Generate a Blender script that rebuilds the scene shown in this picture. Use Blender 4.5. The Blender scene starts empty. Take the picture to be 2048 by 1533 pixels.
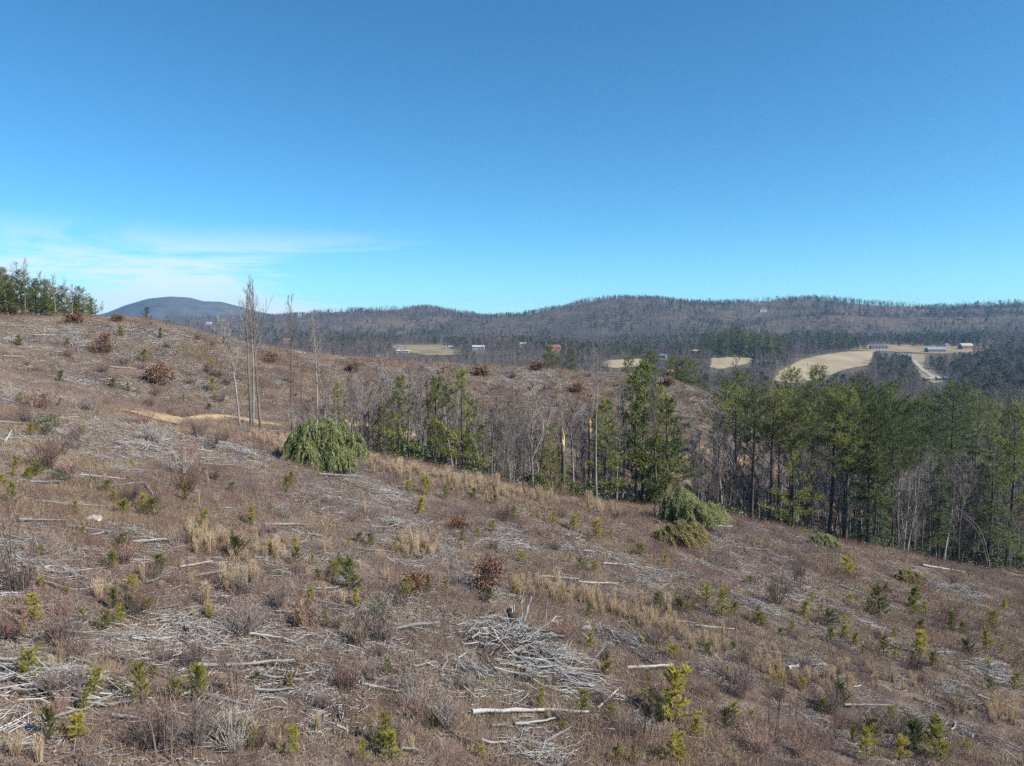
import bpy, math, random
import numpy as np
from mathutils import Vector, Matrix, Euler

# ------------------------------------------------------------------ camera, sky, sun, exposure
scene = bpy.context.scene
FPX = 1470.0                       # focal length in pixels of a 2048 px wide picture
PITCH = math.atan((766.5 - 650.0) / FPX)
cam_data = bpy.data.cameras.new('camera')
cam_data.sensor_width = 36.0
cam_data.lens = 36.0 * FPX / 2048.0
cam_data.clip_start = 0.5
cam_data.clip_end = 30000.0
cam = bpy.data.objects.new('camera', cam_data)
scene.collection.objects.link(cam)
cam.rotation_euler = (math.radians(90) - PITCH, 0, 0)
scene.camera = cam

SUN_AZ = math.radians(112.0)        # to the right of the view direction (+Y)
SUN_EL = math.radians(40.0)
sun_vec = Vector((math.sin(SUN_AZ) * math.cos(SUN_EL), math.cos(SUN_AZ) * math.cos(SUN_EL), math.sin(SUN_EL)))
sun_data = bpy.data.lights.new('sun', 'SUN')
sun_data.energy = 5.0
sun_data.angle = math.radians(0.5)
sun_data.color = (1.0, 0.95, 0.88)
sun = bpy.data.objects.new('sun', sun_data)
scene.collection.objects.link(sun)
sun.rotation_euler = sun_vec.to_track_quat('Z', 'Y').to_euler()

world = bpy.data.worlds.new('World')
scene.world = world
world.use_nodes = True
wt = world.node_tree
wt.nodes.clear()
def wn(t, **kw):
    n = wt.nodes.new(t)
    for k, v in kw.items():
        setattr(n, k, v)
    return n
w_out = wn('ShaderNodeOutputWorld')
w_bg = wn('ShaderNodeBackground')
w_bg.inputs['Strength'].default_value = 0.104
w_sky = wn('ShaderNodeTexSky', sky_type='NISHITA', sun_disc=False)
w_sky.sun_elevation = SUN_EL
w_sky.sun_rotation = SUN_AZ
w_sky.altitude = 2200.0
w_sky.air_density = 1.0
w_sky.dust_density = 1.2
w_sky.ozone_density = 3.5
w_hsv = wn('ShaderNodeHueSaturation')
w_hsv.inputs['Saturation'].default_value = 1.07
w_hsv.inputs['Value'].default_value = 1.0
# thin high cloud streaks low in the sky: a noise of the view direction, flattened towards the horizon
w_co = wn('ShaderNodeTexCoord')
w_sep = wn('ShaderNodeSeparateXYZ')
wt.links.new(w_co.outputs['Generated'], w_sep.inputs[0])
w_map = wn('ShaderNodeMapping')
w_map.inputs['Scale'].default_value = (2.3, 2.3, 17.0)
w_map.inputs['Location'].default_value = (3.6, 3.9, 6.6)
wt.links.new(w_co.outputs['Generated'], w_map.inputs['Vector'])
w_noise = wn('ShaderNodeTexNoise')
w_noise.inputs['Scale'].default_value = 1.25
w_noise.inputs['Detail'].default_value = 7.0
w_noise.inputs['Roughness'].default_value = 0.6
w_noise.inputs['Distortion'].default_value = 0.6
wt.links.new(w_map.outputs[0], w_noise.inputs['Vector'])
w_r1 = wn('ShaderNodeMapRange', interpolation_type='SMOOTHSTEP')
w_r1.inputs['From Min'].default_value = 0.47
w_r1.inputs['From Max'].default_value = 0.66
w_r2 = wn('ShaderNodeMapRange', interpolation_type='SMOOTHSTEP')      # fewer clouds higher up
w_r2.inputs['From Min'].default_value = 0.06
w_r2.inputs['From Max'].default_value = 0.135
w_r2.inputs['To Min'].default_value = 1.0
w_r2.inputs['To Max'].default_value = 0.0
wt.links.new(w_sep.outputs['Z'], w_r2.inputs['Value'])
w_mul = wn('ShaderNodeMath', operation='MULTIPLY')
wt.links.new(w_r1.outputs[0], w_mul.inputs[0])
wt.links.new(w_r2.outputs[0], w_mul.inputs[1])
w_dot = wn('ShaderNodeVectorMath', operation='DOT_PRODUCT')          # the cloud bank lies towards one side of the horizon
w_dot.inputs[1].default_value = (-0.80, 0.60, 0.0)
wt.links.new(w_co.outputs['Generated'], w_dot.inputs[0])
w_r3 = wn('ShaderNodeMapRange', interpolation_type='SMOOTHSTEP')
w_r3.inputs['From Min'].default_value = 0.55
w_r3.inputs['From Max'].default_value = 0.96
w_r3.inputs['To Min'].default_value = -0.16
w_r3.inputs['To Max'].default_value = 0.10
wt.links.new(w_dot.outputs['Value'], w_r3.inputs['Value'])
w_add = wn('ShaderNodeMath', operation='ADD')
wt.links.new(w_noise.outputs['Fac'], w_add.inputs[0])
wt.links.new(w_r3.outputs[0], w_add.inputs[1])
wt.links.new(w_add.outputs[0], w_r1.inputs['Value'])
w_mul2 = wn('ShaderNodeMath', operation='MULTIPLY')
w_mul2.inputs[1].default_value = 0.8
wt.links.new(w_mul.outputs[0], w_mul2.inputs[0])
w_mix = wn('ShaderNodeMix', data_type='RGBA')
w_mix.inputs['B'].default_value = (5.2, 5.9, 6.4, 1)
w_tint = wn('ShaderNodeMix', data_type='RGBA', blend_type='MULTIPLY')       # clear dry winter air
w_tint.inputs['Factor'].default_value = 1.0
w_tint.inputs['B'].default_value = (0.57, 0.915, 0.98, 1)
wt.links.new(w_sky.outputs[0], w_tint.inputs['A'])
wt.links.new(w_tint.outputs['Result'], w_hsv.inputs['Color'])
wt.links.new(w_mul2.outputs[0], w_mix.inputs['Factor'])
wt.links.new(w_hsv.outputs[0], w_mix.inputs['A'])
wt.links.new(w_mix.outputs['Result'], w_bg.inputs['Color'])
wt.links.new(w_bg.outputs[0], w_out.inputs['Surface'])

scene.view_settings.view_transform = 'Standard'
scene.view_settings.look = 'None'
scene.view_settings.exposure = 0.75
scene.view_settings.gamma = 1.0
scene.render.engine = 'CYCLES'
scene.cycles.use_denoising = False
scene.cycles.max_bounces = 2
scene.cycles.use_light_tree = False
scene.cycles.use_adaptive_sampling = False
scene.cycles.diffuse_bounces = 1
scene.cycles.glossy_bounces = 1
scene.cycles.transmission_bounces = 1
scene.cycles.volume_bounces = 1
scene.cycles.transparent_max_bounces = 8
scene.cycles.sample_clamp_indirect = 4.0
scene.render.film_transparent = False

# ------------------------------------------------------------------ helpers
SP, CP = math.sin(PITCH), math.cos(PITCH)
rng = np.random.default_rng(11)
random.seed(11)
COL = scene.collection

def ray(px, py):
    u, v = (px - 1024.0) / FPX, (766.5 - py) / FPX
    return u / (CP + v * SP), (-SP + v * CP) / (CP + v * SP)      # dx/dy, dz/dy
def zat(px, py, d):
    return ray(px, py)[1] * d
def project(x, y, z):
    """world -> picture pixel (2048 wide)"""
    f = y * CP - z * SP
    up = y * SP + z * CP
    return 1024 + FPX * x / f, 766.5 - FPX * up / f

def vnoise(x, y, scale, seed=0):
    x = np.asarray(x, float) / scale + seed * 17.13; y = np.asarray(y, float) / scale + seed * 7.7
    xi, yi = np.floor(x), np.floor(y)
    fx, fy = x - xi, y - yi
    fx, fy = fx * fx * (3 - 2 * fx), fy * fy * (3 - 2 * fy)
    def h(a, b):
        s = np.sin(a * 127.1 + b * 311.7 + seed * 74.7) * 43758.5453
        return s - np.floor(s)
    return (h(xi, yi) * (1 - fx) + h(xi + 1, yi) * fx) * (1 - fy) + (h(xi, yi + 1) * (1 - fx) + h(xi + 1, yi + 1) * fx) * fy
def fbm(x, y, scale, seed=0, octs=3):
    s, a, t = 0, 1.0, 0
    for k in range(octs):
        s = s + a * vnoise(x, y, scale / 2 ** k, seed + k); t += a; a *= 0.5
    return s / t
def sstep(a, b, x):
    t = np.clip((np.asarray(x, float) - a) / (b - a), 0, 1)
    return t * t * (3 - 2 * t)

class TPS:
    def __init__(self, pts, val, reg=1e-3):
        p = np.array(pts, float); n = len(p)
        d2 = ((p[:, None] - p[None]) ** 2).sum(-1)
        K = 0.5 * d2 * np.log(d2 + 1e-12) + reg * np.eye(n)
        A = np.zeros((n + 3, n + 3)); A[:n, :n] = K; A[:n, n] = 1; A[:n, n + 1:] = p; A[n, :n] = 1; A[n + 1:, :n] = p.T
        self.c = np.linalg.solve(A, np.r_[np.array(val, float), 0, 0, 0]); self.p = p
    def __call__(self, a, b):
        a = np.asarray(a, float); sh = a.shape; a = a.ravel(); b = np.asarray(b, float).ravel()
        out = np.empty(a.shape)
        for i in range(0, len(a), 40000):
            q = np.c_[a[i:i + 40000], b[i:i + 40000]]
            d2 = ((q[:, None] - self.p[None]) ** 2).sum(-1)
            out[i:i + 40000] = (0.5 * d2 * np.log(d2 + 1e-12)) @ self.c[:-3] + self.c[-3] + q @ self.c[-2:]
        return out.reshape(sh)

# ------------------------------------------------------------------ terrain shape
def plane(x, y):
    return -14 - 0.0625 * y - 0.255 * x
near = []                                       # (x, y, z)
for px in (-500, -250, 0, 250, 512, 768, 1024, 1280, 1536, 1792, 2048, 2400):
    for d in (8, 16, 24, 34, 46, 58, 70):
        near.append((ray(px, 766)[0] * d, d, None))
for px in (800, 1024, 1280, 1536, 1792, 2048, 2400):
    near.append((ray(px, 766)[0] * 85, 85, None))
for px, d in ((1400, 105), (1536, 112), (1792, 118), (2048, 100), (2048, 128), (2400, 130)):
    near.append((ray(px, 766)[0] * d, d, None))
near += [(-60, -15, None), (0, -15, None), (60, -15, None), (-60, 0, None), (60, 0, None)]
for px, py, d in ((0, 640, 150), (110, 634, 150), (220, 640, 150), (340, 657, 150), (450, 700, 145), (520, 727, 150), (700, 724, 165),
                  (800, 728, 176), (900, 730, 185), (1050, 738, 193), (1200, 748, 192), (1340, 757, 188), (1450, 802, 180), (1530, 870, 172),
                  (390, 836, 108), (310, 838, 104), (470, 838, 112), (390, 765, 128), (250, 725, 128), (120, 700, 126), (560, 800, 128), (620, 770, 142),
                  (720, 835, 130), (720, 780, 146), (1024, 880, 145), (1024, 800, 166), (1300, 900, 155), (1300, 822, 172), (860, 862, 136), (860, 792, 156),
                  (1430, 915, 152), (1170, 890, 150), (1170, 815, 168)):
    near.append((ray(px, py)[0] * d, d, zat(px, py, d)))
for px, d, z in ((720, 106, -18.5), (1024, 120, -27), (1300, 134, -33), (1480, 150, -40), (900, 260, -32), (1300, 250, -39), (600, 240, -28), (450, 220, -20),
                 (0, 230, 4), (200, 220, -5), (0, 320, -4), (1600, 190, -47), (1800, 185, -51), (2048, 190, -56), (2400, 210, -60), (1600, 300, -56),
                 (2000, 320, -58), (1000, 340, -50), (500, 340, -42), (100, 400, -20), (-400, 260, 22), (-300, 400, 10), (1500, 420, -57), (1024, 430, -54), (2200, 430, -58), (560, 100, -14.5)):
    near.append((ray(px, 766)[0] * d, d, z))
near = [(x, y, plane(x, y) if z is None else z) for x, y, z in near]
T_near = TPS([(x / 100, y / 100) for x, y, z in near], [z - plane(x, y) for x, y, z in near], 2e-3)

far = []
for px in range(-600, 2700, 300):
    far.append((px, 330, -44 if px < 700 else -56)); far.append((px, 480, -52)); far.append((px, 680, -53))
    far.append((px, 3600, -30)); far.append((px, 5200, -40))
for px, py, d in ((1600, 745, 800), (1500, 760, 720), (1430, 724, 860), (1480, 709, 950), (1700, 705, 1000), (1850, 704, 1060), (2000, 698, 1100), (2300, 690, 1100),
                  (960, 698, 960), (900, 697, 1010), (770, 696, 1020), (820, 712, 880), (1100, 700, 980), (1260, 722, 860), (1024, 690, 1250), (1240, 696, 1250), (1500, 690, 1300), (700, 690, 1300), (400, 690, 1300), (0, 690, 1300), (-400, 690, 1300),
                  (1800, 680, 1300), (2048, 676, 1300), (2400, 680, 1300), (1250, 664, 1750), (1500, 662, 1700), (1800, 650, 1700), (2048, 645, 1700), (1024, 672, 1800), (700, 672, 1800), (300, 676, 1800), (0, 676, 1800), (2400, 650, 1700),
                  (1250, 606, 2250), (1100, 622, 2350), (1400, 614, 2300), (1600, 608, 2150), (1700, 619, 2400), (1850, 620, 2400), (2048, 618, 2350), (2400, 615, 2350),
                  (1000, 634, 2600), (870, 628, 2900), (790, 640, 3000), (700, 630, 2500), (620, 634, 2500), (540, 634, 2600), (430, 642, 2700), (300, 648, 2700), (0, 645, 2700), (-400, 640, 2700)):
    far.append((px, d, zat(px, py, d)))
T_far = TPS([(px / 300.0, 2.2 * math.log(d)) for px, d, z in far], [z / 50 for px, d, z in far], 1e-3)

def H(x, y):
    x = np.asarray(x, float); y = np.asarray(y, float)
    sh = x.shape
    x, y = np.atleast_1d(x), np.atleast_1d(y)
    w = sstep(310, 430, y + 0.0 * x)
    z = np.zeros(np.broadcast(x, y).shape)
    x, y = np.broadcast_to(x, z.shape), np.broadcast_to(y, z.shape)
    m = w < 1
    if m.any():
        xa, ya = x[m], y[m]
        zz = plane(xa, ya) + T_near(xa / 100, ya / 100)
        amp = sstep(10, 40, ya) * 0.5 + 0.5
        zz = zz + amp * ((fbm(xa, ya, 14, 3) - 0.5) * 1.1 + (fbm(xa, ya, 3.5, 9, 2) - 0.5) * 0.35)
        z[m] += zz * (1 - w[m])
    m = w > 0
    if m.any():
        xa, ya = x[m], y[m]
        u = np.clip(1024 + 1466 * xa / np.maximum(ya, 50), -900, 2900)
        zz = 50 * T_far(u / 300.0, 2.2 * np.log(np.maximum(ya, 60)))
        g = sstep(1150, 1700, ya)
        r = 1 - np.abs(2 * fbm(xa + 0.25 * ya, ya, 420, 5, 3) - 1)
        zz = zz + g * ((r - 0.83) * 80)
        z[m] += zz * w[m]
    return z.reshape(sh) if sh else float(z[0])

_gx, _gy = np.arange(-262, 302.1, 1.0), np.arange(-32, 440.1, 1.0)
_GZ = H(*np.meshgrid(_gx, _gy))
def HQ(x, y):
    """the near ground read from a one metre grid (quick)"""
    x = np.asarray(x, float); y = np.asarray(y, float)
    fx = np.clip(x - _gx[0], 0, len(_gx) - 1.001); fy = np.clip(y - _gy[0], 0, len(_gy) - 1.001)
    i, j = fx.astype(int), fy.astype(int); a, b = fx - i, fy - j
    return (_GZ[j, i] * (1 - a) + _GZ[j, i + 1] * a) * (1 - b) + (_GZ[j + 1, i] * (1 - a) + _GZ[j + 1, i + 1] * a) * b
_MY = np.concatenate([np.arange(12, 420, 0.35), np.geomspace(420, 4200, 1500)])
def G(px, py):
    """the ground point seen at a picture pixel"""
    a, b = ray(px, py)
    n = 1166
    hit = np.nonzero(b * _MY[:n] <= HQ(a * _MY[:n], _MY[:n]))[0]
    if not len(hit) or abs(a * _MY[hit[0]]) > 255:
        hit = np.nonzero(b * _MY <= H(a * _MY, _MY))[0]
    y = _MY[hit[0]] if len(hit) else 300.0
    return Vector((a * y, y, H(a * y, y)))
def ground(x, y):
    return Vector((x, y, H(x, y)))

# ------------------------------------------------------------------ materials
def newmat(name):
    m = bpy.data.materials.new(name); m.use_nodes = True
    nt = m.node_tree
    b = nt.nodes['Principled BSDF']
    b.inputs['Roughness'].default_value = 0.9
    b.inputs['Specular IOR Level'].default_value = 0.2
    return m, nt, b
def ramp(nt, stops):
    r = nt.nodes.new('ShaderNodeValToRGB')
    e = r.color_ramp.elements
    while len(e) < len(stops):
        e.new(0.5)
    for el, (p, c) in zip(e, stops):
        el.position = p; el.color = (*c, 1)
    return r
def mat_random(name, stops, rough=0.9, island=0.45, trans=0.0, spec=0.15):
    """colour drawn per object (or per scattered copy) and per small piece from a ramp"""
    m, nt, b = newmat(name)
    oi = nt.nodes.new('ShaderNodeObjectInfo'); ge = nt.nodes.new('ShaderNodeNewGeometry')
    mx = nt.nodes.new('ShaderNodeMix')
    mx.inputs['Factor'].default_value = island
    nt.links.new(oi.outputs['Random'], mx.inputs['A']); nt.links.new(ge.outputs['Random Per Island'], mx.inputs['B'])
    r = ramp(nt, stops)
    nt.links.new(mx.outputs['Result'], r.inputs['Fac'])
    nt.links.new(r.outputs['Color'], b.inputs['Base Color'])
    b.inputs['Roughness'].default_value = rough; b.inputs['Specular IOR Level'].default_value = spec
    if trans > 0:
        t = nt.nodes.new('ShaderNodeBsdfTranslucent'); nt.links.new(r.outputs['Color'], t.inputs['Color'])
        ms = nt.nodes.new('ShaderNodeMixShader'); ms.inputs[0].default_value = trans
        nt.links.new(b.outputs[0], ms.inputs[1]); nt.links.new(t.outputs[0], ms.inputs[2])
        nt.links.new(ms.outputs[0], nt.nodes['Material Output'].inputs['Surface'])
    return m
def mat_noise(name, stops, scale=(1, 1, 1), detail=5, rough=0.9, bump=0.0, rnd=0.15, ns=1.0):
    m, nt, b = newmat(name)
    tc = nt.nodes.new('ShaderNodeTexCoord'); mp = nt.nodes.new('ShaderNodeMapping'); mp.inputs['Scale'].default_value = scale
    no = nt.nodes.new('ShaderNodeTexNoise'); no.inputs['Scale'].default_value = ns; no.inputs['Detail'].default_value = detail; no.inputs['Roughness'].default_value = 0.65
    nt.links.new(tc.outputs['Object'], mp.inputs[0]); nt.links.new(mp.outputs[0], no.inputs['Vector'])
    oi = nt.nodes.new('ShaderNodeObjectInfo')
    ma = nt.nodes.new('ShaderNodeMath'); ma.operation = 'MULTIPLY_ADD'; ma.inputs[1].default_value = rnd * 2; ma.inputs[2].default_value = -rnd
    nt.links.new(oi.outputs['Random'], ma.inputs[0])
    ad = nt.nodes.new('ShaderNodeMath'); ad.operation = 'ADD'
    nt.links.new(no.outputs['Fac'], ad.inputs[0]); nt.links.new(ma.outputs[0], ad.inputs[1])
    r = ramp(nt, stops)
    nt.links.new(ad.outputs[0], r.inputs['Fac']); nt.links.new(r.outputs['Color'], b.inputs['Base Color'])
    b.inputs['Roughness'].default_value = rough
    if bump:
        bp = nt.nodes.new('ShaderNodeBump'); bp.inputs['Strength'].default_value = bump; bp.inputs['Distance'].default_value = 0.05
        nt.links.new(no.outputs['Fac'], bp.inputs['Height']); nt.links.new(bp.outputs[0], b.inputs['Normal'])
    return m

M = {}
# ground: dark litter, brown soil, straw, grey chips
def mat_ground():
    m, nt, b = newmat('forest_soil')
    tc = nt.nodes.new('ShaderNodeTexCoord')
    def noise(s, d=6, r=0.65):
        n = nt.nodes.new('ShaderNodeTexNoise'); n.inputs['Scale'].default_value = s; n.inputs['Detail'].default_value = d; n.inputs['Roughness'].default_value = r
        nt.links.new(tc.outputs['Object'], n.inputs['Vector']); return n
    n1, n2, n3 = noise(0.16, 7, .7), noise(2.2, 8, 0.75), noise(0.30, 6)
    r1 = ramp(nt, [(0.28, (0.050, 0.037, 0.031)), (0.45, (0.112, 0.083, 0.067)), (0.58, (0.165, 0.125, 0.098)), (0.75, (0.25, 0.195, 0.145))])
    ad = nt.nodes.new('ShaderNodeMath'); ad.operation = 'MULTIPLY_ADD'; ad.inputs[1].default_value = 0.7
    nt.links.new(n2.outputs['Fac'], ad.inputs[0])
    sc = nt.nodes.new('ShaderNodeMath'); sc.operation = 'MULTIPLY_ADD'; sc.inputs[1].default_value = 1.0; sc.inputs[2].default_value = -0.38
    nt.links.new(n1.outputs['Fac'], sc.inputs[0]); nt.links.new(sc.outputs[0], ad.inputs[2])
    nt.links.new(ad.outputs[0], r1.inputs['Fac'])
    r3 = ramp(nt, [(0.50, (0, 0, 0)), (0.66, (1, 1, 1))])
    nt.links.new(n3.outputs['Fac'], r3.inputs['Fac'])
    mx = nt.nodes.new('ShaderNodeMix'); mx.data_type = 'RGBA'
    mx.inputs['B'].default_value = (0.15, 0.085, 0.062, 1)
    ml = nt.nodes.new('ShaderNodeMath'); ml.operation = 'MULTIPLY'; ml.inputs[1].default_value = 0.5
    nt.links.new(r3.outputs['Color'], ml.inputs[0]); nt.links.new(ml.outputs[0], mx.inputs['Factor'])
    nt.links.new(r1.outputs['Color'], mx.inputs['A']); nt.links.new(mx.outputs['Result'], b.inputs['Base Color'])
    bp = nt.nodes.new('ShaderNodeBump'); bp.inputs['Strength'].default_value = 0.6; bp.inputs['Distance'].default_value = 0.12
    nt.links.new(n2.outputs['Fac'], bp.inputs['Height']); nt.links.new(bp.outputs[0], b.inputs['Normal'])
    return m
M['soil'] = mat_ground()
M['valley'] = mat_noise('valley_floor', [(0.3, (0.05625, 0.0435, 0.03375)), (0.5, (0.09, 0.07125, 0.054)), (0.7, (0.1275, 0.1013, 0.07125))], (0.02, 0.02, 0.02), 6, rnd=0)
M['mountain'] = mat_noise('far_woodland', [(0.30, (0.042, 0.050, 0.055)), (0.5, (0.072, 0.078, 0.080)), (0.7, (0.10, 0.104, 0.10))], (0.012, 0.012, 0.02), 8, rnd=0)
M['hay'] = mat_noise('mown_hay', [(0.3, (0.22, 0.17, 0.105)), (0.5, (0.29, 0.23, 0.145)), (0.7, (0.35, 0.28, 0.18))], (0.03, 0.012, 0.03), 6, rnd=0)
M['pasture'] = mat_noise('winter_pasture', [(0.3, (0.15, 0.115, 0.065)), (0.5, (0.21, 0.165, 0.095)), (0.7, (0.27, 0.215, 0.125))], (0.04, 0.02, 0.04), 6, rnd=0)
M['dirt'] = mat_noise('sandy_dirt', [(0.3, (0.22, 0.145, 0.08)), (0.5, (0.40, 0.275, 0.15)), (0.7, (0.52, 0.39, 0.23))], (0.35, 0.35, 0.35), 6, rnd=0, bump=0.4)
M['dull_dirt'] = mat_noise('dull_dirt', [(0.3, (0.14, 0.10, 0.065)), (0.7, (0.28, 0.20, 0.125))], (0.35, 0.35, 0.35), 6, rnd=0, bump=0.4)
M['gravel'] = mat_noise('pale_gravel', [(0.3, (0.24, 0.22, 0.19)), (0.7, (0.38, 0.35, 0.31))], (0.3, 0.3, 0.3), 5, rnd=0)
M['bark_pale'] = mat_noise('pale_grey_bark', [(0.25, (0.0867, 0.07446, 0.06426)), (0.5, (0.1938, 0.1714, 0.1499)), (0.75, (0.3672, 0.3366, 0.306))], (2.2, 2.2, 0.7), 6, bump=0.4, rnd=0.22)
M['bark_dark'] = mat_noise('dark_brown_bark', [(0.25, (0.035, 0.028, 0.024)), (0.5, (0.085, 0.068, 0.056)), (0.75, (0.16, 0.13, 0.105))], (2.2, 2.2, 0.6), 6, bump=0.4)
M['twig_grey'] = mat_random('grey_twigs', [(0.1, (0.1434, 0.1157, 0.1024)), (0.5, (0.2253, 0.1894, 0.169)), (0.9, (0.3379, 0.297, 0.2662))], island=0.3)
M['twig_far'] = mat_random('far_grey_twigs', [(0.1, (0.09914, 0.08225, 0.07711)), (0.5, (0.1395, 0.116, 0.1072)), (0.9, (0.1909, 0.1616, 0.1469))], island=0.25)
M['twig_red'] = mat_random('red_brown_twigs', [(0.1, (0.14, 0.0779, 0.06138)), (0.5, (0.225, 0.1349, 0.106)), (0.9, (0.32, 0.2042, 0.1628))], island=0.5)
M['whip'] = mat_random('dark_whips', [(0.1, (0.07, 0.048, 0.040)), (0.5, (0.12, 0.085, 0.07)), (0.9, (0.19, 0.14, 0.115))], island=0.5)
M['needle'] = mat_random('pine_needles', [(0.1, (0.0602, 0.0817, 0.03096)), (0.45, (0.1419, 0.1591, 0.0516)), (0.75, (0.215, 0.2193, 0.0645)), (0.95, (0.2838, 0.2666, 0.086))], island=0.3, trans=0.45)
M['needle_light'] = mat_random('light_pine_needles', [(0.1, (0.13, 0.15, 0.045)), (0.45, (0.22, 0.235, 0.065)), (0.75, (0.30, 0.295, 0.085)), (0.95, (0.38, 0.35, 0.11))], island=0.35, trans=0.45)
M['needle_dark'] = mat_random('dark_hemlock_needles', [(0.1, (0.055, 0.078, 0.035)), (0.5, (0.095, 0.122, 0.050)), (0.9, (0.16, 0.18, 0.07))], island=0.5, trans=0.35)
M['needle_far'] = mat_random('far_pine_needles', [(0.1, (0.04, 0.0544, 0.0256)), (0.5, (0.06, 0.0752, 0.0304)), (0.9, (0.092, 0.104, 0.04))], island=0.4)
M['needle_young'] = mat_random('young_pine_needles', [(0.05, (0.1141, 0.126, 0.0405)), (0.35, (0.2489, 0.2369, 0.054)), (0.7, (0.4148, 0.373, 0.0675)), (0.98, (0.56, 0.4234, 0.108))], island=0.25, trans=0.45)
M['needle_bush'] = mat_random('grey_green_sprays', [(0.1, (0.1904, 0.2128, 0.0896)), (0.5, (0.3472, 0.3584, 0.1624)), (0.9, (0.5152, 0.504, 0.2576))], island=0.6, trans=0.5)
M['needle_brown'] = mat_random('dying_sprays', [(0.1, (0.16, 0.145, 0.06)), (0.5, (0.28, 0.235, 0.10)), (0.9, (0.40, 0.31, 0.15))], island=0.7, trans=0.4)
M['rhodo'] = mat_random('evergreen_shrub_leaves', [(0.1, (0.028, 0.040, 0.017)), (0.5, (0.062, 0.080, 0.028)), (0.9, (0.12, 0.13, 0.045))], island=0.6, rough=0.5, spec=0.4)
M['russet'] = mat_random('russet_leaves', [(0.1, (0.108, 0.0525, 0.03456)), (0.5, (0.2016, 0.1085, 0.0684)), (0.9, (0.3168, 0.196, 0.1296))], island=0.7, trans=0.2)
M['straw'] = mat_random('tan_broomsedge', [(0.1, (0.36, 0.25, 0.155)), (0.5, (0.52, 0.38, 0.24)), (0.9, (0.66, 0.50, 0.33))], island=0.6, trans=0.25)
M['dry'] = mat_random('dry_grass', [(0.1, (0.19, 0.1377, 0.088)), (0.5, (0.32, 0.2375, 0.154)), (0.9, (0.46, 0.361, 0.2376))], island=0.7, trans=0.15)
M['brush'] = mat_random('dry_brush', [(0.05, (0.1104, 0.07341, 0.06518)), (0.5, (0.2024, 0.1435, 0.1255)), (0.95, (0.322, 0.2419, 0.2118))], island=0.6)
M['litter'] = mat_random('leaf_litter', [(0.05, (0.07, 0.045, 0.032)), (0.5, (0.155, 0.105, 0.073)), (0.95, (0.29, 0.215, 0.15))], island=0.9)
M['stick'] = mat_random('weathered_sticks', [(0.05, (0.11, 0.098, 0.09)), (0.4, (0.24, 0.222, 0.208)), (0.8, (0.42, 0.40, 0.38)), (1.0, (0.60, 0.58, 0.555))], island=0.75)
M['log'] = mat_noise('weathered_log', [(0.25, (0.1012, 0.09016, 0.08096)), (0.45, (0.23, 0.2134, 0.1978)), (0.62, (0.368, 0.3496, 0.3266)), (0.8, (0.5152, 0.4876, 0.46))], (0.9, 9, 9), 6, bump=0.5, rnd=0.16)
M['log_dark'] = mat_noise('dark_barky_log', [(0.25, (0.035, 0.030, 0.027)), (0.5, (0.10, 0.088, 0.078)), (0.75, (0.24, 0.215, 0.19))], (0.9, 9, 9), 6, bump=0.5, rnd=0.1)
M['splinter'] = mat_noise('fresh_splintered_wood', [(0.3, (0.42, 0.25, 0.11)), (0.5, (0.66, 0.46, 0.25)), (0.7, (0.8, 0.66, 0.44))], (6, 6, 0.8), 5, rnd=0.05)
M['stone'] = mat_noise('pale_stone', [(0.3, (0.22, 0.19, 0.155)), (0.7, (0.42, 0.38, 0.32))], (3, 3, 3), 6, bump=0.5)
M['black'] = mat_noise('char_and_hole_shade', [(0.3, (0.012, 0.011, 0.010)), (0.7, (0.05, 0.045, 0.04))], (4, 4, 4), 4)
def mat_plain(name, c, rough=0.7):
    return mat_noise(name, [(0.3, tuple(v * 0.88 for v in c)), (0.7, c)], (0.6, 0.6, 0.6), 4, rough=rough, rnd=0)
for nm, c in (('white_paint', (0.42, 0.42, 0.42)), ('blue_roof', (0.16, 0.24, 0.34)), ('grey_roof', (0.20, 0.215, 0.235)), ('brown_wall', (0.22, 0.14, 0.09)), ('tan_roof', (0.36, 0.30, 0.23)),
              ('red_roof', (0.22, 0.085, 0.065)), ('brick_wall', (0.24, 0.13, 0.09)), ('grey_wall', (0.42, 0.43, 0.43)), ('glass_dark', (0.03, 0.04, 0.05)), ('rubber', (0.02, 0.02, 0.02)), ('dark_roof', (0.07, 0.085, 0.11)), ('metal_roof', (0.40, 0.41, 0.42))):
    M[nm] = mat_plain(nm, c)

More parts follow.
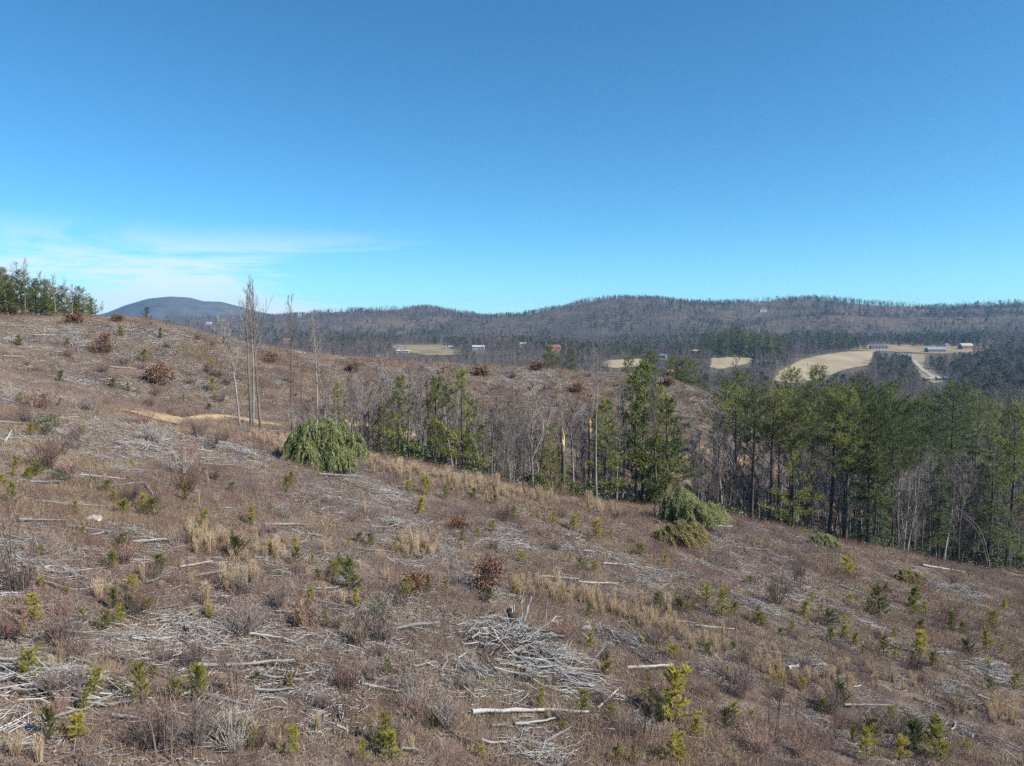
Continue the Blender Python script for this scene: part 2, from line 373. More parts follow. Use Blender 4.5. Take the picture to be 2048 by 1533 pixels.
# ------------------------------------------------------------------ mesh building
class MB:
    def __init__(s):
        s.v, s.f, s.n = [], [], 0
    def add(s, verts, faces):
        verts = np.asarray(verts, float)
        s.v.append(verts); s.f.extend([tuple(i + s.n for i in f) for f in faces]); s.n += len(verts)
    def tris(s, c, d, L, W):
        """thin pointed blades: base c (N,3), direction d, length L, width W"""
        c = np.asarray(c, float); d = np.asarray(d, float); N = len(c)
        d = d / (np.linalg.norm(d, axis=1, keepdims=True) + 1e-9)
        r = rng.normal(size=(N, 3)); sd = np.cross(d, r); sd /= np.linalg.norm(sd, axis=1, keepdims=True) + 1e-9
        W = np.broadcast_to(np.asarray(W, float).reshape(-1, 1) if np.ndim(W) else W, (N, 1)); L = np.broadcast_to(np.asarray(L, float).reshape(-1, 1) if np.ndim(L) else L, (N, 1))
        v = np.stack([c - sd * W / 2, c + sd * W / 2, c + d * L], 1).reshape(-1, 3)
        i = np.arange(N) * 3 + s.n
        s.v.append(v); s.f.extend(zip(i.tolist(), (i + 1).tolist(), (i + 2).tolist())); s.n += 3 * N
    def quads(s, c, d, L, W):
        """small flat leaves"""
        c = np.asarray(c, float); d = np.asarray(d, float); N = len(c)
        d = d / (np.linalg.norm(d, axis=1, keepdims=True) + 1e-9)
        r = rng.normal(size=(N, 3)); sd = np.cross(d, r); sd /= np.linalg.norm(sd, axis=1, keepdims=True) + 1e-9
        L = np.broadcast_to(np.asarray(L, float).reshape(-1, 1) if np.ndim(L) else L, (N, 1)); W = np.broadcast_to(np.asarray(W, float).reshape(-1, 1) if np.ndim(W) else W, (N, 1))
        v = np.stack([c, c + d * L * 0.5 + sd * W / 2, c + d * L, c + d * L * 0.5 - sd * W / 2], 1).reshape(-1, 3)
        i = np.arange(N) * 4 + s.n
        s.v.append(v); s.f.extend(zip(i.tolist(), (i + 1).tolist(), (i + 2).tolist(), (i + 3).tolist())); s.n += 4 * N
    def tube(s, pts, rad, n=5, cap=True):
        pts = np.asarray(pts, float); k = len(pts); rad = np.broadcast_to(np.asarray(rad, float), (k,))
        t = np.gradient(pts, axis=0); t /= np.linalg.norm(t, axis=1, keepdims=True) + 1e-9
        ref = np.array([0, 0, 1.0]) if abs(t[0, 2]) < 0.8 else np.array([1.0, 0, 0])
        a = np.cross(t, ref); a /= np.linalg.norm(a, axis=1, keepdims=True) + 1e-9
        b = np.cross(t, a)
        an = np.arange(n) * 2 * math.pi / n
        v = (pts[:, None] + rad[:, None, None] * (np.cos(an)[None, :, None] * a[:, None] + np.sin(an)[None, :, None] * b[:, None])).reshape(-1, 3)
        f = []
        for i in range(k - 1):
            for j in range(n):
                j2 = (j + 1) % n
                f.append((i * n + j, i * n + j2, (i + 1) * n + j2, (i + 1) * n + j))
        if cap:
            f.append(tuple(range(n - 1, -1, -1))); f.append(tuple((k - 1) * n + j for j in range(n)))
        s.add(v, f)
    def box(s, x0, x1, y0, y1, z0, z1):
        s.add([(x0, y0, z0), (x1, y0, z0), (x1, y1, z0), (x0, y1, z0), (x0, y0, z1), (x1, y0, z1), (x1, y1, z1), (x0, y1, z1)],
              [(3, 2, 1, 0), (4, 5, 6, 7), (0, 1, 5, 4), (1, 2, 6, 5), (2, 3, 7, 6), (3, 0, 4, 7)])
    def mesh(s, name, mat, smooth=False):
        me = bpy.data.meshes.new(name)
        v = np.concatenate(s.v) if s.v else np.zeros((0, 3))
        me.from_pydata(v.tolist(), [], s.f)
        me.materials.append(M[mat] if isinstance(mat, str) else mat)
        if smooth:
            me.polygons.foreach_set('use_smooth', [True] * len(me.polygons))
        me.update()
        return me
def link(name, me, parent=None):
    o = bpy.data.objects.new(name, me); COL.objects.link(o)
    if parent is not None:
        o.parent = parent
    return o
def tag(o, label=None, cat=None, group=None, kind=None):
    if label: o['label'] = label
    if cat: o['category'] = cat
    if group: o['group'] = group
    if kind: o['kind'] = kind
    return o
def thing(name, loc, rot=(0, 0, 0), scale=(1, 1, 1)):
    o = bpy.data.objects.new(name, None); COL.objects.link(o)
    o.empty_display_size = 0.2
    o.location = loc; o.rotation_euler = rot; o.scale = scale if hasattr(scale, '__len__') else (scale,) * 3
    return o
def norm(v):
    v = np.asarray(v, float); return v / (np.linalg.norm(v) + 1e-9)

# ------------------------------------------------------------------ the setting
def sheet(name, xs, ys, mat, dz=None, skip=None):
    X, Y = np.meshgrid(xs, ys)
    Z = H(X, Y)
    if dz is not None:
        Z = Z + dz(X, Y)
    nx, ny = len(xs), len(ys)
    me = bpy.data.meshes.new(name)
    idx = np.arange(nx * ny).reshape(ny, nx)
    q = np.stack([idx[:-1, :-1], idx[:-1, 1:], idx[1:, 1:], idx[1:, :-1]], -1).reshape(-1, 4)
    me.from_pydata(np.stack([X, Y, Z], -1).reshape(-1, 3).tolist(), [], q.tolist())
    me.materials.append(M[mat]); me.polygons.foreach_set('use_smooth', [True] * len(me.polygons)); me.update()
    return tag(link(name, me), kind='structure')
sheet('ground', np.arange(-260, 300.1, 1.6), np.arange(-30, 430.1, 1.6), 'soil')
tag(bpy.data.objects['ground'], 'brown clearcut hillside of dry brush, slash and leaf litter')
def _far_dz(X, Y):
    return -3.5 * ((X > -258) & (X < 298) & (Y < 428))
terr = sheet('terrain', np.arange(-5200, 5200.1, 32), np.concatenate([np.arange(-400, 3400, 22), np.arange(3400, 3700.1, 60)]), 'valley', _far_dz)
tag(terr, 'wooded valley floor and ridges beyond the clearcut')
# the far blue mountain
def mountain():
    n = 260
    us = np.linspace(-0.95, 0.25, n); ds = np.linspace(3350, 4900, 46)
    prof = [(-600, 640), (0, 636), (160, 640), (220, 625), (252, 612), (300, 598), (345, 593.5), (385, 596), (410, 603), (445, 604), (480, 613), (520, 624), (560, 631), (640, 640), (800, 648), (1500, 655)]
    V = []
    for d in ds:
        for u in us:
            px = 1024 + u * FPX
            top = zat(px, np.interp(px, [p[0] for p in prof], [p[1] for p in prof]), 4200)
            k = math.exp(-((d - 4200) / 460.0) ** 2)
            g = (1 - abs(2 * fbm(u * 4200 + 0.3 * d, d, 420, 21, 4) - 1))
            V.append((u * d, d, -60 + (top + 60) * (k + (1 - k) * k * (g - 0.5) * 1.1)))
    F = [(j * n + i, j * n + i + 1, (j + 1) * n + i + 1, (j + 1) * n + i) for j in range(len(ds) - 1) for i in range(n - 1)]
    me = bpy.data.meshes.new('mountain'); me.from_pydata(V, [], F); me.materials.append(M['mountain'])
    me.polygons.foreach_set('use_smooth', [True] * len(me.polygons))
    tag(link('mountain', me), 'long blue wooded mountain on the far horizon', kind='structure')
mountain()
pl = MB(); pl.add([(-5200, -400, -75), (5200, -400, -75), (5200, 5100, -75), (-5200, 5100, -75)], [(0, 1, 2, 3)])
tag(link('plain', pl.mesh('plain', 'valley')), 'low ground behind the ridges', kind='structure')

def in_poly(px, py, poly):
    px = np.asarray(px); py = np.asarray(py); r = np.zeros(px.shape, bool); n = len(poly)
    for i in range(n):
        x1, y1 = poly[i]; x2, y2 = poly[(i + 1) % n]
        if y1 == y2: continue
        c = ((y1 > py) != (y2 > py)) & (px < (x2 - x1) * (py - y1) / (y2 - y1) + x1)
        r ^= c
    return r
FIELDS = [('field', 'tan mown hayfield behind the pines, widest of the fields', [(1540, 762), (1562, 742), (1600, 722), (1640, 712), (1700, 704), (1750, 703), (1738, 732), (1690, 740), (1640, 758), (1590, 768)]),
          ('field', 'small tan hayfield in front of the dark pine stand', [(1418, 735), (1426, 708), (1515, 705), (1498, 728), (1440, 740)]),
          ('field', 'brown field below the wooded hills near the white farm roof', [(764, 694), (772, 690.5), (880, 690), (905, 697), (930, 704), (925, 711), (850, 712), (800, 702)]),
          ('field', 'narrow pale meadow strip beyond the bare knoll', [(1200, 734), (1214, 722), (1280, 719), (1312, 722), (1290, 733), (1230, 737)]),
          ('field', 'grassy paddock around the valley houses', [(1700, 702), (1725, 692), (1790, 690), (1985, 694), (1975, 703), (1900, 708), (1800, 705)]),
          ('field', 'sloping pasture beside the pale gravel drive', [(1812, 708), (1858, 710), (1846, 730), (1872, 748), (1898, 762), (1866, 768), (1842, 756), (1830, 736)])]
def field(name, label, poly):
    W = [G(*p) for p in poly]
    xs = [w.x for w in W]; ys = [w.y for w in W]
    step = 4.0
    X, Y = np.meshgrid(np.arange(min(xs), max(xs), step), np.arange(min(ys), max(ys), step))
    ok = in_poly(X + step / 2, Y + step / 2, [(w.x, w.y) for w in W])
    Z = H(X, Y) + 0.5
    nx = X.shape[1]
    keep, F, V = {}, [], []
    for j in range(X.shape[0] - 1):
        for i in range(nx - 1):
            if ok[j, i]:
                q = []
                for a, b in ((j, i), (j, i + 1), (j + 1, i + 1), (j + 1, i)):
                    if (a, b) not in keep:
                        keep[(a, b)] = len(V); V.append((X[a, b], Y[a, b], Z[a, b]))
                    q.append(keep[(a, b)])
                F.append(q)
    me = bpy.data.meshes.new(name); me.from_pydata(V, [], F); me.materials.append(M['hay' if 'hay' in label or 'meadow' in label else 'pasture'])
    me.polygons.foreach_set('use_smooth', [True] * len(me.polygons))
    tag(link(name, me), label, kind='structure')
    return [(w.x, w.y) for w in W]
FPOLY = [field(*f) for f in FIELDS]

def ribbon(name, label, pix, width, mat, dz, world=None):
    P = np.array([tuple(G(*p)) for p in pix]) if world is None else np.array([(x, y, 0) for x, y in world], float)
    s = np.r_[0, np.cumsum(np.linalg.norm(np.diff(P[:, :2], axis=0), axis=1))]
    t = np.arange(0, s[-1], min(1.2, width / 3))
    cx, cy = np.interp(t, s, P[:, 0]), np.interp(t, s, P[:, 1])
    for _ in range(6):
        cx[1:-1] = (cx[:-2] + cx[1:-1] * 2 + cx[2:]) / 4; cy[1:-1] = (cy[:-2] + cy[1:-1] * 2 + cy[2:]) / 4
    tx, ty = np.gradient(cx), np.gradient(cy); L = np.hypot(tx, ty) + 1e-9; nxv, nyv = -ty / L, tx / L
    m = MB(); k = 7; V = []
    for i in range(len(t)):
        w = width * (0.8 + 0.4 * vnoise(t[i], 3, 6, 4))
        for j in range(k):
            o = (j / (k - 1) - 0.5) * w
            x, y = cx[i] + nxv[i] * o, cy[i] + nyv[i] * o
            V.append((x, y))
    V = np.array(V); Z = H(V[:, 0], V[:, 1]) + dz
    m.add(np.c_[V, Z], [(i * k + j, i * k + j + 1, (i + 1) * k + j + 1, (i + 1) * k + j) for i in range(len(t) - 1) for j in range(k - 1)])
    tag(link(name, m.mesh(name, mat, True)), label, kind='structure')
    return np.c_[cx, cy]
ROADS = [ribbon('dirt_track', 'orange sandy dirt track cut across the left slope', [(296, 836), (345, 836), (400, 838), (455, 837), (500, 842), (545, 852)], 5.5, 'dirt', 0.12),
         ribbon('dirt_track', 'short bare sandy track below the knoll behind the rounded evergreen', [(690, 846), (725, 852), (770, 860), (830, 868)], 3.0, 'dirt', 0.12),
         ribbon('dirt_track', 'bare sandy track at the foot of the knoll behind the trunks', [(1240, 902), (1300, 908), (1370, 914), (1440, 917), (1500, 921), (1530, 926)], 1.7, 'dull_dirt', 0.12),
         ribbon('gravel_drive', 'pale gravel drive running down to the white trailer', [(1806, 708), (1822, 718), (1838, 734), (1852, 746), (1868, 756), (1850, 762)], 5.0, 'gravel', 0.9)]

# ------------------------------------------------------------------ plants as meshes
def dirs_cone(N, ax, spread):
    d = np.asarray(ax, float)[None] + rng.normal(size=(N, 3)) * spread
    return d / (np.linalg.norm(d, axis=1, keepdims=True) + 1e-9)

def bare_tree(h, seed, clear=0.45, fork=False, dens=1.0, thick=1.0, lean=0.02, twigL=1.0):
    """leafless tree -> (trunk builder, crown builder)"""
    r = random.Random(seed)
    tk, cr = MB(), MB()
    k = 12
    a0 = r.uniform(0, 6.28); lx, ly = lean * math.cos(a0), lean * math.sin(a0)
    ph = r.uniform(0, 6.28)
    def axis(t):
        return np.array([h * (lx * t + 0.012 * math.sin(5 * t + ph)), h * (ly * t + 0.012 * math.cos(4 * t + ph)), h * t])
    R0 = 0.0105 * h * thick + 0.02
    ts = np.linspace(0, 1, k)
    tk.tube([axis(t) - np.array([0, 0, 0.3 if t == 0 else 0]) for t in ts], [R0 * (1.25 if t == 0 else 1) * (1 - t) ** 0.75 + 0.008 for t in ts], 6)
    nb = int((15 + r.randint(0, 5)) * dens)
    tw_c, tw_d, tw_l = [], [], []
    def branch(p, d, L, rad, lev):
        n = 5 if lev == 1 else 3
        pts = [np.array(p)]; dd = norm(d)
        for i in range(n):
            dd = norm(dd + np.array([r.gauss(0, .13), r.gauss(0, .13), 0.16 + r.gauss(0, .10)]))
            pts.append(pts[-1] + dd * L / n)
        cr.tube(pts, np.linspace(rad, rad * 0.25 + 0.003, n + 1), 3 if lev > 1 else 4, cap=False)
        m = {1: r.randint(5, 8), 2: r.randint(3, 5)}[lev]
        for i in range(m):
            t = r.uniform(0.25, 1.0); q = t * n; j = min(int(q), n - 1); pp = pts[j] + (pts[j + 1] - pts[j]) * (q - j)
            ax = norm(pts[j + 1] - pts[j]); nd = norm(ax + np.array([r.gauss(0, .5), r.gauss(0, .5), r.gauss(.15, .35)]))
            if lev == 1:
                branch(pp, nd, L * r.uniform(0.28, 0.5), rad * 0.5, 2)
            for _ in range(3):
                tw_c.append(pp); tw_d.append(norm(nd + np.array([r.gauss(0, .35), r.gauss(0, .35), r.gauss(.1, .3)]))); tw_l.append(twigL * r.uniform(0.35, 0.9) * min(1.4, 0.5 + L * 0.25))
    for i in range(nb):
        t = clear + (1 - clear) * (i + r.random()) / nb * 0.97
        p = axis(t); az = r.uniform(0, 6.28); up = r.uniform(0.9, 2.1)
        L = h * r.uniform(0.14, 0.26) * (1.15 - 0.75 * ((t - clear) / (1 - clear + 1e-6)))
        branch(p, (math.cos(az), math.sin(az), up), L, R0 * 0.34 * (1.15 - t * .8), 1)
    if fork:
        branch(axis(clear), (r.choice((-.4, .4)), 0.1, 1.2), h * (1 - clear) * 0.85, R0 * 0.6, 1)
    for i in range(3):                                     # a few dead stubs on the bole
        t = r.uniform(0.15, clear); az = r.uniform(0, 6.28)
        cr.tube([axis(t), axis(t) + np.array([math.cos(az), math.sin(az), 0.2]) * h * 0.04], [R0 * .15, 0.004], 3, cap=False)
    cr.tris(np.array(tw_c), np.array(tw_d), np.array(tw_l), 0.017)
    return tk, cr

def pine(h, seed, clear=0.4, width=0.2, kind='white', dens=1.0, tuft=0.42, nper=6):
    """pine with whorled boughs -> (trunk builder, crown builder)"""
    r = random.Random(seed); tk, cr = MB(), MB()
    R0 = 0.011 * h + 0.03
    a0 = r.uniform(0, 6.28); ln = r.uniform(0, .03)
    def axis(t):
        return np.array([h * (ln * math.cos(a0) * t + 0.006 * math.sin(6 * t + a0)), h * (ln * math.sin(a0) * t + 0.006 * math.cos(5 * t)), h * t])
    ts = np.linspace(0, 1, 12)
    tk.tube([axis(t) - np.array([0, 0, 0.4 if t == 0 else 0]) for t in ts], [R0 * (1.2 if t == 0 else 1) * (1 - t) ** 0.85 + 0.008 for t in ts], 6)
    z = clear; C, D, Ls = [], [], []; a1 = r.uniform(0, 6.28)
    while z < 0.985:
        q = (z - clear) / (1 - clear)
        prof = (math.sin(math.pi * min(1, 0.22 + q * 0.80)) ** 0.8) if kind == 'white' else (1.05 - q) ** 0.9
        nb = r.randint(3, 6)
        off = r.uniform(0, 6.28)
        for b in range(nb):
            if r.random() > 0.80: continue
            az = off + b * 6.283 / nb + r.gauss(0, .25)
            L = h * width * prof * r.uniform(0.35, 1.25) * (1 + .35 * math.cos(az - a1)) + 0.25
            el = (-.12 + .75 * q) if kind != 'droop' else (-.35 + .5 * q)
            p0 = axis(z + r.uniform(-.01, .01)); d = np.array([math.cos(az), math.sin(az), el + r.gauss(0, .1)])
            n = 4; pts = [p0]
            for i in range(n):
                d = norm(d + np.array([0, 0, 0.10 if kind != 'droop' else -0.06]) + np.array([r.gauss(0, .06), r.gauss(0, .06), 0]))
                pts.append(pts[-1] + d * L / n)
            tk.tube(pts, np.linspace(0.011 * L + .006, .004, n + 1), 3, cap=False)
            m = int(max(3, L * 4.2) * dens)
            for i in range(m):
                t = (0.25 + 0.75 * (i + r.random()) / m); qq = min(t * n, n - 0.01); j = int(qq)
                c = pts[j] + (pts[j + 1] - pts[j]) * (qq - j); lat = L * 0.22 * (1.1 - t)
                sd = np.array([-math.sin(az), math.cos(az), 0]) * r.uniform(-1, 1) * lat
                C.append(c + sd + np.array([0, 0, r.gauss(0, .05)])); D.append(norm(d * 0.8 + sd * 1.2 + np.array([0, 0, .45 if kind != 'droop' else -.3])))
        z += r.uniform(0.75, 1.25) * max(0.022, 0.62 / h)
    C = np.repeat(np.array(C), nper, 0); D = np.repeat(np.array(D), nper, 0)
    D = D + rng.normal(size=D.shape) * 0.62
    C = C + rng.normal(size=C.shape) * tuft * 0.28
    cr.tris(C, D, rng.uniform(0.6, 1.1, len(C)) * tuft, 0.055 + 0.10 * tuft)
    return tk, cr

def sapling(h, seed, width=0.28, nper=12):
    r = random.Random(seed); tk, cr = MB(), MB()
    tk.tube([(0, 0, -.1), (r.gauss(0, .02), r.gauss(0, .02), h * .5), (r.gauss(0, .03), r.gauss(0, .03), h)], [.022 * h ** .5, .014 * h ** .5, .005], 5)
    C, D = [], []
    z = 0.10; lop = r.uniform(0, 6.28)
    while z < 1:
        nb = r.randint(3, 5); off = r.uniform(0, 6.28)
        for b in range(nb):
            az = off + b * 6.283 / nb + r.gauss(0, .5); L = h * width * (1.15 - .8 * z) * r.uniform(.3, 1.5) * (1 + .4 * math.cos(az - lop)) + .05
            d = norm((math.cos(az), math.sin(az), 0.55 + .8 * z)); p0 = np.array((0, 0, z * h))
            tk.tube([p0, p0 + d * L * .6, p0 + norm(d + np.array([0, 0, .5])) * L], [.008, .006, .003], 3, cap=False)
            for i in range(5):
                t = .25 + .75 * (i + .5) / 5
                C.append(p0 + d * L * t + np.array([0, 0, .15 * L * t * t])); D.append(norm(d + np.array([0, 0, .5])))
        z += r.uniform(.10, .17)
    for i in range(4):
        C.append(np.array((0, 0, h * (.86 + .04 * i)))); D.append(np.array((0, 0, 1.0)))
    C = np.repeat(np.array(C), nper, 0); D = np.repeat(np.array(D), nper, 0) + rng.normal(size=(len(C), 3)) * .6
    cr.tris(C + rng.normal(size=C.shape) * .012, D, rng.uniform(.06, .15, len(C)) * (0.7 + 0.35 * h), 0.018)
    return tk, cr

def stems(h, n, seed, spread=0.35, side=5, width=0.012, rad=None):
    """multi-stemmed leafless shrub -> builder"""
    r = random.Random(seed); m = MB(); C, D, L = [], [], []
    for i in range(n):
        az = r.uniform(0, 6.28); rr = r.uniform(0, .12) * h; hh = h * r.uniform(.55, 1.0); s = r.uniform(.05, spread)
        p0 = np.array((rr * math.cos(az), rr * math.sin(az), -.05)); d = norm((s * math.cos(az), s * math.sin(az), 1))
        p1 = p0 + d * hh * .5; p2 = p1 + norm(d + np.array([r.gauss(0, .12), r.gauss(0, .12), .1])) * hh * .5
        w = rad or .004 + .004 * h
        m.tube([p0, p1, p2], [w, w * .7, w * .25], 3, cap=False)
        for j in range(side):
            t = r.uniform(.3, 1); p = p0 + (p2 - p0) * t; a2 = r.uniform(0, 6.28)
            C.append(p); D.append(norm((.6 * math.cos(a2), .6 * math.sin(a2), .9))); L.append(hh * r.uniform(.1, .3))
    m.tris(np.array(C), np.array(D), np.array(L), width)
    return m

def leafy_bush(h, w, n, seed, leaf=.12, wid=.07, flat=1.0, hollow=.35):
    """leaves through a lumpy dome -> (stems, leaves)"""
    r = random.Random(seed); st = stems(h * .8, 7, seed, .7, 4)
    cl = []
    for i in range(26):
        a = r.uniform(0, 6.28); q = r.uniform(hollow, 1) ** .7; el = r.uniform(.05, 1.45)
        cl.append((w / 2 * q * math.cos(a) * math.cos(el * .9), w / 2 * q * math.sin(a) * math.cos(el * .9), h * (.12 + .85 * q * math.sin(el))))
    cl = np.array(cl); idx = rng.integers(0, len(cl), n)
    C = cl[idx] + rng.normal(size=(n, 3)) * np.array([w, w, h * flat]) * rng.choice([.06, .10, .17], (n, 1))
    C[:, 2] = np.maximum(C[:, 2], .03)
    lv = MB(); D = C * np.array([1, 1, .4]) + rng.normal(size=C.shape) * .5 * w
    lv.quads(C, D, rng.uniform(.6, 1.2, n) * leaf, rng.uniform(.6, 1.1, n) * wid)
    return st, lv

def grass_tuft(h, n, seed, spread=.14):
    m = MB(); a = rng.uniform(0, 6.28, n); q = rng.uniform(0, .10, n) * h
    C = np.c_[np.cos(a) * q, np.sin(a) * q, np.full(n, -.03)]
    D = np.c_[np.cos(a) * spread * rng.uniform(.1, 1.4, n), np.sin(a) * spread * rng.uniform(.1, 1.4, n), np.ones(n)]
    m.tris(C, D, rng.uniform(.4, 1.05, n) * h, .013)
    k = n // 2                                        # seed plumes
    C2 = C[:k] + D[:k] / np.linalg.norm(D[:k], axis=1, keepdims=True) * (rng.uniform(.5, .9, (k, 1)) * h)
    m.tris(C2, D[:k] + rng.normal(size=(k, 3)) * .2, h * .14, .018)
    return m

def log_mesh(seed, mat, stubs=3, bend=.03, n=8):
    """a unit log along +X: length 1, radius about 1 (scaled y,z by the radius)"""
    r = random.Random(seed); m = MB(); k = 9
    xs = np.linspace(0, 1, k)
    y = [r.gauss(0, .35) + bend * 60 * math.sin(3.1 * x + seed) for x in xs]; z = [r.gauss(0, .12) for x in xs]
    m.tube(np.c_[xs * 60, y, z], [(1.05 - .55 * x) * r.uniform(.85, 1.15) for x in xs], n)
    for i in range(stubs):
        x = r.uniform(.15, .95); a = r.uniform(-.3, 3.4)
        m.tube([(x * 60, 0, 0), (x * 60 + 2.5, 2.6 * math.cos(a), 2.6 * math.sin(a)), (x * 60 + 5, 5 * math.cos(a), 4 * math.sin(a))], [.4, .28, .12], 4)
    m.v = [v / np.array([60.0, 1, 1]) for v in m.v]
    return m.mesh('fallen_log', mat, False)

def stick_mesh(seed, mat='stick', forks=3):
    """a weathered branch along +X, unit length, slim, with forks"""
    r = random.Random(seed); m = MB(); k = 6
    pts = [(0, 0, 0)]
    for i in range(1, k):
        pts.append((i / (k - 1), pts[-1][1] + r.gauss(0, .06), pts[-1][2] + r.gauss(0, .045)))
    m.tube(pts, np.linspace(.0135, .004, k), 5)
    for i in range(forks):
        j = r.randint(1, k - 2); p = np.array(pts[j]); a = r.uniform(0, 6.28); L = r.uniform(.15, .4)
        d = norm((1, .6 * math.cos(a), .6 * math.sin(a)))
        m.tube([p, p + d * L * .5, p + norm(d + np.array([.3, r.gauss(0, .2), r.gauss(0, .2)])) * L], [.007, .005, .002], 3, cap=False)
    return m.mesh('branch', mat)

# ------------------------------------------------------------------ labels
LM = [('rounded green evergreen mound', 645, 905), ('tangled grey brush pile', 1060, 1290), ('splintered dark snag', 1125, 962), ('toppled evergreens', 1370, 1040), ('bent-over grey saplings', 1965, 1120),
      ('large russet-leaved shrub', 978, 1150), ('dark round bush', 748, 1245), ('long pale log lying level', 1060, 1437), ('orange dirt track', 390, 838), ('pale hollow stump', 1338, 752), ('skyline pines', 100, 605),
      ('slanting pale pole', 225, 1405), ('fan-shaped pile of grey slash', 120, 1370), ('broomsedge strip', 850, 945), ('twin tall bare trees', 500, 858), ('spiky root wad', 635, 1415), ('narrow grey slash heap', 1530, 1215),
      ('grey slash on the right slope', 1620, 1340), ('white tangled slash', 1985, 1345), ('russet shrub on the upper slope', 205, 690), ('tallest pale trunk', 1195, 968), ('twin pale trunks', 1312, 988), ('long trunk at the wood edge', 1930, 1150),
      ('big dense pine', 1735, 1010), ('dark hemlocks', 1990, 1110), ('leaning dark-barked pine', 1590, 985), ('bottom left corner', 40, 1520), ('bottom right corner', 2020, 1515), ('bare knoll crest', 1050, 745), ('level grey slash band', 420, 1275)]
def where(px, py, skip=None):
    best = None
    for n, x, y in LM:
        if n == skip: continue
        d = math.hypot(px - x, (py - y) * 1.4)
        if best is None or d < best[0]: best = (d, n, px - x, (py - y) * 1.4)
    d, n, dx, dy = best
    if d < 28: rel = 'right beside the'
    elif abs(dy) > abs(dx) * 1.6: rel = 'uphill of the' if dy < 0 else 'downhill of the'
    elif abs(dx) > abs(dy) * 1.6: rel = 'left of the' if dx < 0 else 'right of the'
    else: rel = ('above ' if dy < 0 else 'below ') + ('left of the' if dx < 0 else 'right of the')
    return rel.replace(' of the', ' of') + ' ' + n
PENDING = []                                  # (object, label stem, px) made unique at the end
def later(o, text, px, cat, group=None):
    PENDING.append((o, text, px)); tag(o, None, cat, group)
ORD = ['first', 'second', 'third', 'fourth', 'fifth', 'sixth', 'seventh', 'eighth', 'ninth', 'tenth', 'eleventh', 'twelfth']
def finish_labels():
    by = {}
    for o, t, px in PENDING:
        for cut in (' deep in wood', ' at wood edge', ' at the wood edge', ' fallen', ' pale'):
            if len(t.split()) > 13: t = t.replace(cut, '', 1)
        by.setdefault(t, []).append((px, o))
    for t, L in by.items():
        L.sort(key=lambda a: a[0])
        for i, (px, o) in enumerate(L):
            if len(L) == 1: o['label'] = t
            else:
                e = ', leftmost' if i == 0 else ', rightmost' if i == len(L) - 1 else ', %s from left' % (ORD[i] if i < len(ORD) else '%dth' % (i + 1))
                o['label'] = t + e
            if len(o['label'].split()) > 16: print('LONG', o['label'])

# ------------------------------------------------------------------ plants: prototypes
def two(tk, cr, mt, mc, nt='trunk', nc='crown'):
    return (tk.mesh(nt, mt, True), cr.mesh(nc, mc))
BARE = []
for i, (h, cl, dn, th, ln) in enumerate(((16, .5, 1, 1, .02), (15, .42, 1.1, .9, .04), (17, .58, .9, 1.05, .02), (12, .35, 1.0, .8, .06), (13, .45, .8, .75, .08), (18, .55, 1.1, 1.1, .015), (10, .3, 1, .75, .10), (14, .5, .7, .7, .03))):
    BARE.append(two(*bare_tree(h, 100 + i, cl, i % 3 == 0, dn, th, ln), 'bark_pale' if i % 4 != 3 else 'bark_dark', 'twig_grey') + (h,))
THIN = []
for i, (h, cl) in enumerate(((9, .35), (11, .5), (8, .3), (10, .45))):
    THIN.append(two(*bare_tree(h, 200 + i, cl, False, .85, .6, .06, 1.0), 'bark_pale', 'twig_grey') + (h,))
PINE = []
for i, (h, cl, w, k, dn) in enumerate(((22, .52, .20, 'white', .75), (20, .62, .18, 'white', .7), (24, .48, .21, 'white', .8), (18, .66, .17, 'white', .65), (20, .34, .22, 'white', .85))):
    PINE.append(two(*pine(h, 300 + i, cl, w, k, dn * .92, .64, 7), 'bark_dark', 'needle') + (h,))
HEM = []
for i, (h, cl, w) in enumerate(((18, .22, .24), (16, .15, .26))):
    HEM.append(two(*pine(h, 340 + i, cl, w, 'droop', 1.15, .5, 6), 'bark_dark', 'needle_dark') + (h,))
CON = []
for i, (h, cl, w, mt) in enumerate(((9, .12, .28, 'needle_light'), (8, .06, .34, 'needle'), (10, .2, .25, 'needle_light'), (7, .05, .32, 'needle'))):
    CON.append(two(*pine(h, 360 + i, cl, w, 'cone', 1.15, .42, 7), 'bark_dark', mt) + (h,))
SAP = [two(*sapling(1.2, 400 + i, w), 'bark_dark', 'needle_young', 'stem', 'needles') + (1.2,) for i, w in enumerate((.28, .36, .24, .44, .3, .4, .2, .34))]
SAPD = [two(*sapling(1.1, 420 + i, w), 'bark_dark', 'needle', 'stem', 'needles') + (1.1,) for i, w in enumerate((.42, .5))]

def put(name, proto, loc, h, rz=None, parts=('trunk', 'crown'), tilt=(0, 0), wide=1.0):
    s = h / proto[2]
    o = thing(name, loc, (tilt[0], tilt[1], rng.uniform(0, 6.28) if rz is None else rz), (s * wide, s * wide, s))
    for me, pn in zip(proto[:2], parts):
        link(pn, me, o)
    return o

